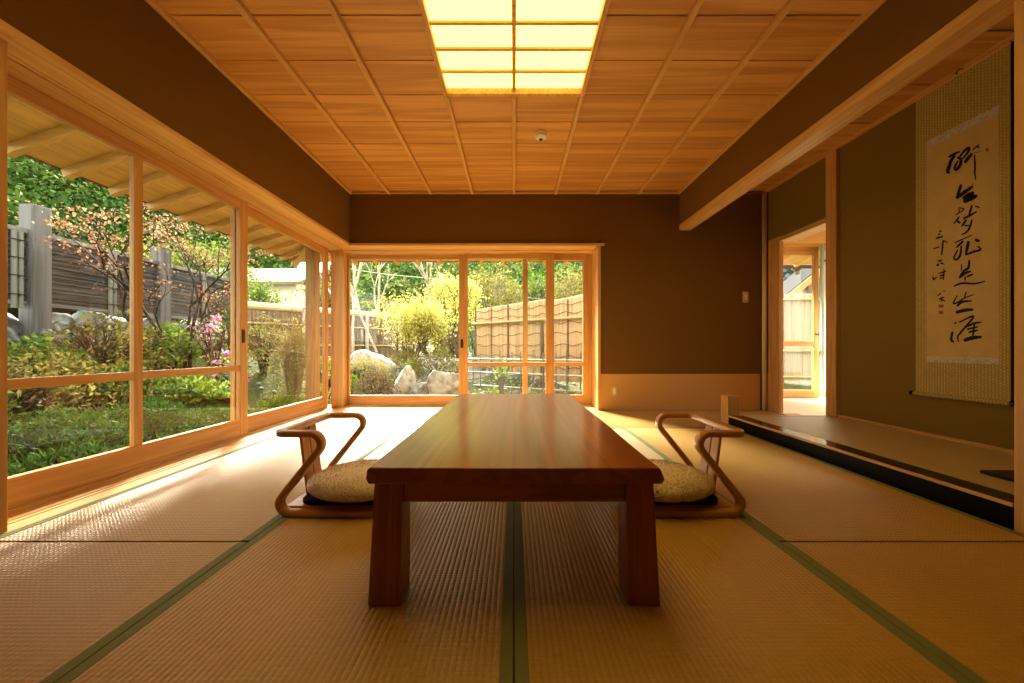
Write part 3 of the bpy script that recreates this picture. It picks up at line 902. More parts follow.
M['grey_slat'] = wood('grey_slat', (.032, .031, .033), (.115, .112, .115), 'Y', .85, figure=.8, fine=90, broad=22, var=.1)
M['grey_rail'] = wood('grey_rail', (.12, .12, .12), (.25, .25, .25), 'Y', .8, figure=.6)
M['bamboo_grey'] = wood('bamboo_grey', (.16, .17, .155), (.30, .315, .29), 'Z', .6, figure=.2)
M['bamboo'] = wood('bamboo', (.40, .27, .10), (.60, .43, .18), 'X', .5, figure=.2)
M['bamboo_pale'] = wood('bamboo_pale', (.34, .33, .29), (.52, .50, .44), 'X', .5, figure=.2)
M['reed'] = wood('reed', (.30, .185, .085), (.48, .325, .17), 'Z', .75, figure=.4, fine=60, broad=20, var=.3)
M['reed_grey'] = wood('reed_grey', (.22, .17, .115), (.38, .31, .22), 'Z', .75, figure=.4, fine=60, broad=20, var=.3)
M['thatch'] = wood('thatch', (.48, .36, .19), (.66, .52, .30), 'X', .8, figure=.4)
M['fence_dark'] = wood('fence_dark', (.10, .065, .04), (.20, .14, .085), 'Z', .8, var=.3)
M['twine'] = plain('twine', (.02, .018, .015), .9)
M['concrete'] = plain('concrete', (.50, .48, .43), .8, nscale=20, namp=.1)
M['house_wall'] = plain('house_wall', (.70, .64, .52), .8)
M['house_roof'] = plain('house_roof', (.17, .12, .07), .8, nscale=6, namp=.15)
M['white_paint'] = plain('white_paint', (.75, .75, .72), .5)
L_ = {}
L_['juniper'] = leafy('juniper', [(.012, .036, .006), (.028, .072, .010), (.05, .105, .018)], .35)
L_['green'] = leafy('green_leaf', [(.045, .09, .012), (.09, .15, .022), (.16, .22, .04)], .45)
L_['fresh'] = leafy('fresh_leaf', [(.09, .16, .02), (.17, .26, .035), (.28, .34, .06)], .5)
L_['yellow'] = leafy('yellow_leaf', [(.33, .31, .06), (.47, .44, .10), (.60, .56, .20)], .5)
L_['olive'] = leafy('olive_leaf', [(.10, .09, .02), (.19, .17, .04), (.28, .25, .07)], .4)
L_['bronze'] = leafy('bronze_leaf', [(.13, .055, .03), (.25, .12, .065), (.38, .22, .13)], .45)
L_['pink'] = leafy('pink_blossom', [(.50, .16, .34), (.66, .27, .48), (.78, .45, .62)], .4)
L_['brown'] = leafy('brown_leaf', [(.08, .05, .025), (.15, .105, .055), (.24, .18, .10)], .3)
L_['tan'] = leafy('tan_leaf', [(.24, .20, .06), (.36, .31, .10), (.44, .40, .17)], .4)

def rocks_mesh(c, r, seed, sub=4, amp=.34):
    bm = bmesh.new(); bmesh.ops.create_icosphere(bm, subdivisions=sub, radius=1)
    rg = np.random.default_rng(seed)
    dirs = rg.normal(0, 1, (16, 3)); dirs /= np.linalg.norm(dirs, axis=1)[:, None]; cut = rg.uniform(.50, .92, 16)
    ph = rg.uniform(0, 6, 6)
    for v in bm.verts:
        p = np.array(v.co)
        for d, k in zip(dirs, cut):
            q = p@d
            if q > k: p = p - d*(q-k)*.95
        p *= 1+amp*.25*(math.sin(3*p[0]+ph[0])*math.sin(3.4*p[1]+ph[1])+.5*math.sin(7*p[2]+ph[2])*math.sin(8*p[0]+ph[3])+.5*math.sin(15*p[1]+ph[4])*math.sin(14*p[0]+ph[5])+.3*math.sin(31*p[2]+ph[1])*math.sin(27*p[0]+ph[2]))
        v.co = (p[0]*r[0], p[1]*r[1], p[2]*r[2])
    me = bpy.data.meshes.new('boulder'); bm.to_mesh(me); bm.free()
    return me
def boulder(px, Y, y_top, w_px, label, mat='rock', seed=1, sink=.3, depth=None, x=None, group='garden rocks'):
    X = at(px, Y) if x is None else x
    g = gz(X, Y); top = EYE-(y_top-CY)*Y/F
    h = max(.08, top-g); hw = w_px*Y/F/2
    rz = h*(1+sink)/2
    me = rocks_mesh(None, (hw, (depth or hw*.8), rz), seed)
    me.materials.append(M[mat])
    o = bpy.data.objects.new('boulder', me); COL.objects.link(o)
    for p in me.polygons: p.use_smooth = True
    o.location = (X, Y, top-rz); o.rotation_euler = (0, 0, random.uniform(-.4, .4))
    tag(o, label, 'rock', group)
    return o

def leaf_quads(P, size, aspect=.5, D=None, spread=1.0, rng=RNG):
    n = len(P)
    d = rng.normal(0, 1, (n, 3))*spread
    if D is not None: d = d + D
    d /= np.linalg.norm(d, axis=1)[:, None]+1e-9
    s = np.cross(d, rng.normal(0, 1, (n, 3))); s /= np.linalg.norm(s, axis=1)[:, None]+1e-9
    ln = (size*rng.uniform(.6, 1.3, n))[:, None]
    VV = np.stack([P, P+d*ln*.5+s*ln*aspect*.5, P+d*ln, P+d*ln*.5-s*ln*aspect*.5], 1).reshape(-1, 3)
    return VV, np.arange(4*n).reshape(-1, 4)

def shrub(name, label, cat, c, r, nleaf, size, leaf, stem='twig', nstem=14, aspect=.5, group=None, shell=.5, up=.4, blossoms=None, droop=0, clump=26, zfloor=None):
    """leafy shrub: stems fan out of the base, leaves gather in clumps at their ends"""
    x, y = c; g = gz(x, y)
    root = empty(name, (x, y, g-.01)); tag(root, label, cat, group)
    rx, ry, h = r
    rg = np.random.default_rng(int(abs(x*1000)+abs(y*777)))
    sb_ = MB(); tips = []
    for i in range(nstem):
        a = 2*PI*i/nstem+rg.uniform(-.3, .3); k = rg.uniform(.25, .95)
        e = Vector((rx*k*math.cos(a), ry*k*math.sin(a), h*rg.uniform(.6, .97)*(1-.35*k*k)))
        m1 = Vector((e.x*.3, e.y*.3, e.z*.5)); b0 = Vector((e.x*.08, e.y*.08, -.03))
        if droop: m1 = Vector((e.x*.45, e.y*.45, e.z*.95)); e.z *= (1-droop*k)
        rr = max(.003, min(.012, h*.014))
        sb_.tube([b0, m1, e], [rr, rr*.7, rr*.35], 5); tips.append((m1, e))
        for q in range(2):
            t = rg.uniform(.3, .9); p = m1.lerp(e, t); o_ = Vector(rg.normal(0, .16, 3))*h; o_.z = abs(o_.z)
            sb_.tube([p, p+o_*.5, p+o_], [rr*.5, rr*.4, rr*.2], 4); tips.append((p, p+o_))
    sb_.build('stem', M[stem], root)
    nc = max(8, nleaf//clump)
    th = rg.uniform(0, 2*PI, nc); ph = np.arccos(rg.uniform(-.15, 1, nc)); rad = rg.uniform(shell, 1, nc)**.6
    Cc = np.stack([rx*rad*np.sin(ph)*np.cos(th), ry*rad*np.sin(ph)*np.sin(th), h*(.12+.85*rad*np.clip(np.cos(ph), -.1, 1))], 1)
    if droop: Cc[:, 2] *= 1-.15*np.hypot(Cc[:, 0]/rx, Cc[:, 1]/ry)
    sp = .5*min(rx, ry, h)*(8/nc)**.25
    P = np.repeat(Cc, clump, 0)+rg.normal(0, 1, (nc*clump, 3))*sp*np.array([.5, .5, .35])
    P = P[P[:, 2] > .01]
    VV, FF = leaf_quads(P, size, aspect, np.array([0, 0, up]), rng=rg)
    np_mesh('foliage', VV, FF, L_[leaf], root)
    if blossoms:
        nb, bs = blossoms
        idx = rg.integers(0, nc, nb); B = Cc[idx]*1.03
        P = np.repeat(B, 14, 0)+rg.normal(0, bs*.55, (nb*14, 3))
        VV, FF = leaf_quads(P, bs, .8, None, rng=rg)
        np_mesh('blossoms', VV, FF, L_['pink'], root)
    return root

def grow(mb, p, d, L, r, depth, tips, rg, kids=3, spread=.55, bend=.12, up=.15, shrink=.68):
    pts = [p]; q = Vector(p); dd = Vector(d)
    for i in range(4):
        dd = (dd + Vector(rg.normal(0, bend, 3)) + Vector((0, 0, up*.25))).normalized()
        q = q + dd*L/4; pts.append(Vector(q))
    mb.tube(pts, [r, r*.92, r*.84, r*.76, r*.66], 6 if r > .015 else 4)
    if depth == 0:
        tips.append((pts[2], pts[4])); return
    for k in range(kids):
        a = rg.uniform(0, 2*PI); o_ = dd.orthogonal().normalized()
        o_ = Matrix.Rotation(a+2*PI*k/kids, 3, dd) @ o_
        nd = (dd*(1-spread)+o_*spread*rg.uniform(.7, 1.2)+Vector((0, 0, up))).normalized()
        st = pts[4] if k < 2 else pts[int(rg.integers(2, 4))]
        grow(mb, st, nd, L*shrink*rg.uniform(.8, 1.15), r*.6, depth-1, tips, rg, kids, spread, bend, up, shrink)

def tree(name, label, c, stems, L, r, depth, leaf=None, nleaf=40, size=.05, bark='bark', kids=3, spread=.5, up=.2, group=None, lsp=.12, flat=1.0, seed=1, aspect=.55, cat='tree', shrink=.68, bend=.12):
    x, y = c; g = gz(x, y) if len(c) == 2 else c[2]
    root = empty(name, (x, y, g-.05)); tag(root, label, cat, group)
    rg = np.random.default_rng(seed); mb = MB(); tips = []
    for d in stems:
        grow(mb, Vector((d[0]*.05, d[1]*.05, -.05)), Vector(d).normalized(), L, r, depth, tips, rg, kids, spread, bend, up, shrink)
    mb.build('trunk', M[bark], root, smooth=True)
    if leaf:
        E = np.array([[*(a.lerp(b, t))] for a, b in tips for t in rg.uniform(.2, 1.1, max(1, nleaf//8))])
        P = np.repeat(E, 8, 0)+rg.normal(0, lsp, (len(E)*8, 3))*np.array([1, 1, flat])
        VV, FF = leaf_quads(P, size, aspect, None, rng=rg)
        np_mesh('foliage', VV, FF, L_[leaf], root)
    return root

# ---- ground
gx = np.concatenate([np.linspace(-40, -8, 14, endpoint=False), np.linspace(-8, 3, 100, endpoint=False), np.linspace(3, 40, 16)])
gy = np.concatenate([np.linspace(-6, 0, 6, endpoint=False), np.linspace(0, 12, 100, endpoint=False), np.linspace(12, 45, 14)])
GX, GY = np.meshgrid(gx, gy)
V = np.stack([GX, GY, ground_z(GX, GY)], 2).reshape(-1, 3)
nx, ny = len(gx), len(gy)
I = (np.arange(ny-1)[:, None]*nx+np.arange(nx-1)[None, :]).ravel()
structure(np_mesh('ground', V, np.stack([I, I+1, I+nx+1, I+nx], 1), M['ground'], smooth=True))

# ---- wooded hills
def sky_el(az):   # tangent of the skyline above eye level, by azimuth in radians from straight ahead
    d = np.degrees(az)
    return np.interp(d, [-80, -50, -40, -34, -31, -27, -22, -10, 0, 10, 20, 33, 36, 40, 60], [.44, .43, .42, .34, .17, .16, .32, .36, .36, .36, .33, .30, .22, .20, .2])
R0, R1 = 24.0, 120.0
def hill_z(az, R):
    t = (R-R0)/(R1-R0)
    return .3+(sky_el(az)*R1*.93)*np.clip(t, 0, 1)**1.15
azs = np.linspace(math.radians(-82), math.radians(62), 90); Rs = np.linspace(R0, R1, 40)
A, Rr = np.meshgrid(azs, Rs)
V = np.stack([Rr*np.sin(A), Rr*np.cos(A), hill_z(A, Rr)-.3], 2).reshape(-1, 3); na = len(azs)
I = (np.arange(len(Rs)-1)[:, None]*na+np.arange(na-1)[None, :]).ravel()
M['hill'] = plain('hill', (.012, .022, .006), .95, .1, nscale=.5, namp=.4)
structure(np_mesh('hill', V, np.stack([I, I+1, I+na+1, I+na], 1), M['hill'], smooth=True))
def crowns(name, n, az0, az1, mat, s0, s1, seed, tall=1.2, Rmin=R0, label='', per=46, lsize=.55):
    """tree crowns on the slope: leafy sprays over a small dark core"""
    rg = np.random.default_rng(seed)
    az = rg.uniform(math.radians(az0), math.radians(az1), n); R = Rmin+(R1-Rmin)*rg.uniform(0, 1, n)**.75
    S = rg.uniform(s0, s1, n); Z = hill_z(az, R)
    C = np.stack([R*np.sin(az), R*np.cos(az), Z+S*.55*tall], 1)
    D = rg.normal(0, 1, (n, per, 3)); D /= np.linalg.norm(D, axis=2)[:, :, None]
    D[:, :, 2] = np.abs(D[:, :, 2])*1.2-.25
    rad = rg.uniform(.62, 1.05, (n, per, 1))*S[:, None, None]*(1-.35*np.clip(D[:, :, 2:3], 0, 1))
    P = (C[:, None, :]+D*rad*np.array([1, 1, tall])).reshape(-1, 3)
    VV, FF = leaf_quads(P, lsize, .75, D.reshape(-1, 3)*np.array([1, 1, .6])*.8+np.array([0, 0, -.25]), rng=rg)
    o = np_mesh(name, VV, FF, mat)
    tag(o, label, 'forest', None, 'stuff')
    return o
def crown_mat(name, cols):
    m, nt, out = new_mat(name)
    b = principled(nt, out, .9, .05)
    g = N(nt, 'ShaderNodeNewGeometry')
    n = noise(nt, coords(nt, (1, 1, 1), False), .16, 3, .6)
    f = math_node(nt, 'ADD', math_node(nt, 'MULTIPLY', g.outputs['Random Per Island'], .35), math_node(nt, 'MULTIPLY_ADD', n, 1.5, -.4))
    nt.links.new(ramp(nt, f, [(.1+i*.8/(len(cols)-1), c) for i, c in enumerate(cols)]), b.inputs['Base Color'])
    return m
M['cedar'] = crown_mat('cedar', [(.012, .035, .008), (.026, .066, .012), (.05, .105, .02), (.085, .14, .03)])
M['mixed'] = crown_mat('mixed_wood', [(.03, .075, .02), (.07, .15, .04), (.15, .22, .06), (.24, .24, .09)])
M['hazy_wood'] = crown_mat('hazy_wood', [(.10, .17, .17), (.14, .22, .22), (.17, .26, .26)])  # distance haze is put into the crown colour as blue-green
crowns('forest', 2400, -74, -29, M['cedar'], 1.5, 2.6, 3, 1.5, 27, label='dense dark green forest on the hillside beyond the grey fence', per=120, lsize=.42)
crowns('forest', 1700, -31, 31, M['mixed'], 1.4, 2.4, 4, 1.2, 36, label='light green mixed forest on the hill behind the back garden', per=80, lsize=.5)
crowns('forest', 600, 31, 58, M['hazy_wood'], 2.0, 3.6, 5, 1.2, 70, label='wooded hill with painted bluish haze seen through the side doorway', per=60, lsize=.9)

# ---- deep eaves, with a hip at the garden corner
XE, YE, ZE, SLP = -3.0, 5.05, 1.857, 1/3
zroof = lambda d: ZE+d*SLP      # d = distance in from the eave edge
ev = MB()
def slab(mb, poly, t):
    b = len(mb.v); n = len(poly)
    mb.v += [tuple(p) for p in poly]+[(p[0], p[1], p[2]+t) for p in poly]
    mb.f.append(tuple(b+k for k in reversed(range(n)))); mb.f.append(tuple(b+n+k for k in range(n)))
    for k in range(n):
        k2 = (k+1) % n; mb.f.append((b+k, b+k2, b+n+k2, b+n+k))
y = -.5
while y < 4.1:       # boards of the left eave, laid along the slope
    y += .16
D = .82
left = MB(); w = .12; nb = int(D/w)+1
for i in range(nb):
    d0, d1 = i*D/nb, (i+1)*D/nb-.003
    slab(left, [(XE+d0, -1.0, zroof(d0)), (XE+d0, YE-d0, zroof(d0)), (XE+d1, YE-d1, zroof(d1)), (XE+d1, -1.0, zroof(d1))], .02)
rf = structure(left.build('roof', M['eave_board']))
back = MB()
for i in range(nb):
    d0, d1 = i*D*.85/nb, (i+1)*D*.85/nb-.003
    slab(back, [(XE+d0, YE-d0, zroof(d0)), (3.1, YE-d0, zroof(d0)), (3.1, YE-d1, zroof(d1)), (XE+d1, YE-d1, zroof(d1))], .02)
back.build('back_boards', M['eave_board'], rf)
tl = MB()
slab(tl, [(XE-.05, -1.0, zroof(-.05)+.022), (XE-.05, YE+.05, zroof(-.05)+.022), (-2.0, 4.05, zroof(1.0)+.022), (-2.0, -1.0, zroof(1.0)+.022)], .07)
slab(tl, [(XE-.05, YE+.05, zroof(-.05)+.022), (3.1, YE+.05, zroof(-.05)+.022), (3.1, 4.05, zroof(1.0)+.022), (-2.0, 4.05, zroof(1.0)+.022)], .07)
tl.build('roof_covering', M['roof'], rf)
y = -.41
ys = [2.19+.285*k for k in range(-6, 10)]
for y in ys:
    dmax = min(D, YE-y-.03)
    if dmax < .15: continue
    MB().bar((XE+.0, y, zroof(0)-.030), (XE+dmax, y, zroof(dmax)-.030), .045, .058).build('rafter', M['rafter'], rf, bevel=.002, segs=1)
for x in [-2.72+.285*k for k in range(0, 20)]:
    dmax = min(D*.8, x-XE-.03)
    if dmax < .15: continue
    MB().bar((x, YE, zroof(0)-.030), (x, YE-dmax, zroof(dmax)-.030), .045, .058).build('rafter', M['rafter_y'], rf, bevel=.002, segs=1)
MB().bar((XE, YE, zroof(0)-.035), (XE+.85, YE-.85, zroof(.85)-.035), .075, .075).build('hip_rafter', M['rafter'], rf, bevel=.002, segs=1)
# eave board edge
MB().box(XE-.02, XE, -1.0, YE+.02, ZE-.006, ZE+.035).box(XE, 3.1, YE, YE+.02, ZE-.006, ZE+.035).build('fascia', M['fence_dark'], rf)
structure(MB().box(-2.565, -2.445, 4.545, 4.665, -.45, 2.03).build('trim_27', M['eave_post'], bevel=.006))

# ---- grey screen fence on the bank, along the left
XF = -4.5
fn = empty('screen_fence', (XF, 4.0, gz(XF, 4.0))); zf0 = gz(XF, 4.0)
tag(fn, 'weathered grey garden fence with dark woven panels beyond the left windows', 'fence')
def fpart(mb, name, mat, bevel=0): 
    mb.v = [(a-XF, b-4.0, c-zf0) for a, b, c in mb.v]
    return mb.build(name, mat, fn, bevel=bevel)
posts = [2.24, 3.48, 4.72, 5.96]
for i, y in enumerate(posts):
    fpart(MB().box(XF-.07, XF+.07, y-.07, y+.07, gz(XF+.05, y)-.2, 2.0 if i == 1 else 1.94), 'post', M['grey_post'], .006)
for i in range(3):
    a, b = posts[i]+.071, posts[i+1]-.071
    pm = MB(); k = 34
    for j in range(k):
        z0 = 1.10+.62*j/k
        dx = .006*math.sin(j*2.4)
        pm.box(XF-.012+dx, XF+.006+dx, a, b, z0, z0+.62/k*.93)
    fpart(pm, 'woven_panel', M['grey_slat'])
    fpart(MB().box(XF-.03, XF+.03, a, b, 1.722, 1.765), 'cap_rail', M['grey_rail'], .003)
    fpart(MB().box(XF-.02, XF+.02, a, b, 1.065, 1.098), 'bottom_rail', M['grey_rail'], .003)
    for yc in ((a+b)/2, ) if i != 1 else ((a+b)/2+.02, ):
        for dy in (-.022, .022):
            fpart(MB().tube([(XF+.030, yc+dy, 1.03), (XF+.030, yc+dy, 1.722)], .019, 10), 'bamboo_batten', M['bamboo_grey'])
        for z in (1.15, 1.32, 1.48, 1.64): fpart(MB().box(XF+.004, XF+.053, yc-.043, yc+.043, z, z+.007), 'twine', M['twine'])
for yc in (3.33, ):
    for dy in (-.022, .022):
        fpart(MB().tube([(XF+.030, yc+dy, 1.03), (XF+.030, yc+dy, 1.722)], .019, 10), 'bamboo_batten', M['bamboo_grey'])
    for z in (1.15, 1.32, 1.48, 1.64): fpart(MB().box(XF+.004, XF+.053, yc-.043, yc+.043, z, z+.007), 'twine', M['twine'])

# ---- stones under that fence
rg = np.random.default_rng(5)
wh = ['beside the tall grey post', 'right of the tall grey post', 'under the first bamboo batten', 'under the middle of the fence', 'left of the far fence post', 'behind the bare-stemmed tree', 'by the bronze tree', 'under the far panel']
y = 2.7
for i in range(11):
    s = rg.uniform(.28, .44)
    me = rocks_mesh(None, (.16, s*.55, .15), 40+i); me.materials.append(M['rock_blue'])
    o = bpy.data.objects.new('dry_stone', me); COL.objects.link(o)
    for p in me.polygons: p.use_smooth = True
    o.location = (XF-.12+rg.uniform(-.03, .03), y, .93+rg.uniform(-.03, .03)); y += s*.86
    tag(o, 'bluish grey stone in the dry wall under the left garden fence', 'stone', 'stones of the dry wall under the grey fence')
y = 2.6
for i in range(11):
    s = rg.uniform(.26, .42)
    me = rocks_mesh(None, (.17, s*.55, .14), 70+i); me.materials.append(M['rock_blue'])
    o = bpy.data.objects.new('dry_stone', me); COL.objects.link(o)
    for p in me.polygons: p.use_smooth = True
    o.location = (XF+.0+rg.uniform(-.03, .03), y, .73+rg.uniform(-.03, .03)); y += s*.86
    tag(o, 'bluish grey stone in the dry wall under the left garden fence', 'stone', 'stones of the dry wall under the grey fence')

# ---- planting on the left bank
jl = ['low dark green juniper in the bottom left corner of the near window', 'low dark green juniper left of the window mullion', 'low dark green juniper right of the window mullion', 'low green juniper near the dark boulder', 'dark green juniper close to the sill, left of the mullion', 'dark green juniper close to the sill, right of the mullion']
for i, (x, y, rx, ry, h) in enumerate([(-3.0, 1.8, .46, .50, .52), (-3.0, 2.4, .46, .5, .52), (-3.0, 3.0, .44, .5, .48), (-3.0, 3.6, .40, .45, .38), (-2.5, 2.05, .28, .42, .40), (-2.5, 2.8, .26, .45, .36)]):
    shrub('juniper_shrub', jl[i], 'shrub', (x, y), (rx, ry, h), 20000, .042, 'juniper', 'twig', 16, .22, 'junipers under the left windows', .55, .9)
shrub('twiggy_shrub', 'purplish twiggy shrub with young leaves right of the tall grey post', 'shrub', (-4.05, 3.62), (.48, .42, .62), 1500, .05, 'olive', 'twig', 44, .45, None, .4)
shrub('leafy_shrub', 'bright green leafy shrub at the foot of the tall grey post', 'shrub', (-4.0, 3.05), (.35, .3, .42), 1800, .05, 'green', 'twig', 14, .5)
shrub('leafy_shrub', 'fresh green shrub under the fence, left of the window mullion', 'shrub', (-4.2, 4.35), (.42, .35, .50), 2400, .055, 'fresh', 'twig', 16, .5)
shrub('dry_shrub', 'leafless brown twiggy shrub behind the junipers, lower left', 'shrub', (-3.5, 2.45), (.42, .42, .50), 900, .04, 'brown', 'bark_dark', 60, .4)
shrub('dry_shrub', 'pale dry stems standing left of the window mullion', 'shrub', (-3.35, 3.12), (.22, .26, .42), 120, .03, 'tan', 'twig_tan', 36, .3)
shrub('leafy_shrub', 'small yellow-green shrub on the mossy bank behind the junipers', 'shrub', (-3.75, 2.9), (.45, .45, .42), 4200, .045, 'olive', 'twig', 12, .5)
shrub('leafy_shrub', 'light green herbs around the foot of the bronze-leaved tree', 'shrub', (-3.6, 4.0), (.48, .48, .28), 4000, .06, 'fresh', 'twig', 12, .4, None, .3, 1.0)
shrub('leafy_shrub', 'dense green herbs below the dark boulder', 'shrub', (-2.95, 3.85), (.38, .40, .20), 3400, .055, 'green', 'twig', 12, .4, None, .3, 1.0)
shrub('leafy_shrub', 'green herbs beyond the second left pane', 'shrub', (-3.05, 4.75), (.45, .4, .30), 2600, .06, 'fresh', 'twig', 14, .4, None, .3, 1.0)
shrub('leafy_shrub', 'low green herbs at the outer side of the eave post', 'shrub', (-2.65, 5.15), (.38, .38, .22), 1600, .06, 'green', 'twig', 12, .4, None, .3, 1.0)
shrub('leafy_shrub', 'loose yellow-green shrub in the left half of the second pane', 'shrub', (at(264, 5.7), 5.7), (.42, .36, .95), 2000, .045, 'olive', 'twig', 26, .45)
shrub('leafy_shrub', 'dark green shrub low behind the fountain-shaped shrub', 'shrub', (at(290, 6.6), 6.6), (.5, .4, .6), 2200, .05, 'green', 'twig', 18, .45)
shrub('leafy_shrub', 'light green shrub between the eave post and the corner pillar', 'shrub', (at(325, 6.0), 6.0), (.30, .3, .85), 1500, .045, 'fresh', 'twig', 18, .45)
me_b = boulder(223, 4.5, 369, 26, 'large dark boulder on the bank seen at the right end of the near window', 'rock_dark', 3)
boulder(80, 3.4, 392, 62, 'mossy yellow-green rock behind the junipers', 'rock_moss', 4, x=-3.75)
boulder(246, 5.6, 372, 20, 'dark rock at the left edge of the second pane', 'rock_dark', 9)
shrub('leafy_shrub', 'mid-green shrub in front of the twiggy shrub', 'shrub', (-3.75, 3.35), (.42, .36, .34), 3000, .05, 'green', 'twig', 14, .45)
shrub('leafy_shrub', 'dark leafy shrub at the far left edge of the near window', 'shrub', (-3.6, 2.15), (.4, .4, .55), 3200, .05, 'green', 'bark_dark', 20, .45)
tree('bronze_tree', 'multi-stemmed garden tree with bronze young leaves reaching under the eave', (-3.95, 4.45), [(-.22, -.12, 1.2), (-.1, .2, 1.2), (.3, -.05, 1.2), (.05, -.45, 1.1)], .98, .022, 3, 'bronze', 26, .030, 'bark_dark', 3, .46, .10, None, .07, .4, 8, .6, shrink=.62)
shrub('azalea', 'azalea with pink blossoms between the grey post and the sash', 'shrub', (-3.72, 4.62), (.33, .33, 1.0), 700, .045, 'fresh', 'twig', 18, .45, None, .3, .5, blossoms=(34, .045))
shrub('leafy_shrub', 'tall loose green shrub behind the pink azalea', 'shrub', (-4.7, 5.7), (.5, .45, 1.5), 2200, .06, 'green', 'bark', 20, .5)
shrub('weeping_shrub', 'fountain-shaped yellowish shrub beside the eave post', 'shrub', (-3.12, 5.25), (.36, .36, 1.5), 3600, .04, 'tan', 'twig_tan', 70, .28, None, .3, .1, droop=.25)
for i, (px, Y, w, yt, lb) in enumerate([(262, 6.4, 26, 362, 'grey rock in the gravel beyond the second pane, farthest left'), (284, 6.9, 22, 360, 'grey rock in the gravel behind the fountain-shaped shrub'), (270, 5.9, 20, 374, 'small grey rock low in the gravel left of the fountain-shaped shrub'), (322, 6.6, 18, 366, 'grey rock in the gravel right of the eave post'), (338, 7.2, 16, 362, 'grey rock behind the corner pillar')]):
    boulder(px, Y, yt, w, lb, 'rock', 20+i)

# ---- pebbles on the garden slope (too many to count)
n = 2600
Xp = RNG.uniform(-6, 2.5, n); Yp = RNG.uniform(4.9, 9.5, n); Sp = RNG.uniform(.012, .05, n)
bm = bmesh.new(); bmesh.ops.create_icosphere(bm, subdivisions=1, radius=1)
B = np.array([v.co[:] for v in bm.verts]); T = np.array([[v.index for v in f.verts] for f in bm.faces]); bm.free()
VV = B[None]*RNG.uniform(.7, 1.2, (n, len(B), 1))*Sp[:, None, None]*np.array([1, 1, .6])+np.stack([Xp, Yp, ground_z(Xp, Yp)], 1)[:, None, :]
FF = (T[None]+(np.arange(n)*len(B))[:, None, None]).reshape(-1, 3)
M['pebble'] = leafy('pebble', [(.16, .15, .13), (.30, .29, .27), (.42, .41, .39)], 0.0, .8)
tag(np_mesh('pebbles', VV.reshape(-1, 3), FF, M['pebble'], smooth=True), 'grey gravel strewn over the garden slope beyond the back windows', 'gravel', None, 'stuff')

# ---- back-left bamboo fence
def run_fence(name, label, A, B_, z0, z1, pitch, mat, rails, rail_mat, cap=None, postn=5, post_mat='bark_pale', bow=0):
    A = Vector(A); B_ = Vector(B_); L = (B_-A).length; ang = math.atan2(B_.y-A.y, B_.x-A.x)
    r = empty(name, (A.x, A.y, 0), ang); tag(r, label, 'fence')
    return r, L
r, L = run_fence('board_fence', 'brown upright-board fence with a straw cap behind the garden, left', (-5.75, 7.2), (-2.9, 10.8), 0, 0, 0, None, None, None)
mb = MB(); x = 0; k = 0
while x < L:
    mb.box(x, x+.072, -.012+.006*(k % 2), .012+.006*(k % 2), .28, 1.52); x += .078; k += 1
mb.build('boards', M['fence_dark'], r)
mb = MB(); mb.tube([(0, 0, 1.56), (L, 0, 1.56)], .075, 10); mb.build('straw_cap', M['thatch'], r)
for z in (.75, 1.2): MB().tube([(0, -.035, z), (L, -.035, z)], .022, 8).build('rail', M['bamboo'], r)
for i in range(4): MB().tube([(L*i/3, -.07, .1), (L*i/3, -.07, 1.6)], .045, 10).build('post', M['bark_pale'], r)

# ---- tall reed fence, back right
r, L = run_fence('reed_fence', 'tall tan reed fence across the right part of the back window', (-.86, 8.5), (2.9, 4.98+.35), 0, 0, 0, None, None, None)
np_ = 5; pw = L/np_
def reed_panel(x0, x1, zt0, zt1, mat, parent):
    xs = np.arange(x0, x1, .0075); V = []
    for side in (1, -1):
        for i, x in enumerate(xs):
            yy = side*(.012+.006*abs(math.sin(PI*(x-x0)/.03)))
            t = (x-x0)/(x1-x0)
            V += [(x, -yy, .05), (x, -yy, zt0+(zt1-zt0)*t+.008*math.sin(i*1.7))]
    n = len(xs); Fc = []
    for s in range(2):
        o = s*2*n
        for i in range(n-1):
            q = (o+2*i, o+2*i+2, o+2*i+3, o+2*i+1)
            Fc.append(q if s == 0 else q[::-1])
    for i in range(n-1):
        Fc.append((2*i+1, 2*i+3, 2*n+2*i+3, 2*n+2*i+1))
    return np_mesh('reed_panel', V, Fc, mat, parent)
tops = [(1.56, 1.60), (1.60, 1.63), (1.58, 1.66), (1.64, 1.60), (1.60, 1.66)]
for i in range(np_):
    reed_panel(i*pw+.01, (i+1)*pw-.01, tops[i][0], tops[i][1], M['reed'], r)
    for z in (.3, .52, .74, .96, 1.16, 1.34, 1.5):
        pts = [(i*pw+.02+(pw-.04)*k/16, -.0215, z+.022*math.sin(k*.9+i+z*9)) for k in range(17)]
        MB().tube(pts, .0035, 4).build('twine', M['bark_dark'], r)
for i in range(np_+1):
    MB().tube([(i*pw, -.03, .0), (i*pw, -.03, 1.63)], .018, 8).build('post', M['fence_dark'], r)
for i in range(np_):
    MB().tube([((i+.5)*pw, -.03, .0), ((i+.5)*pw, -.03, 1.58)], .012, 8).build('post', M['fence_dark'], r)
MB().tube([(-.1, -.055, 1.235), (L+.05, -.055, 1.235)], .026, 10).build('bamboo_rail', M['bamboo'], r)

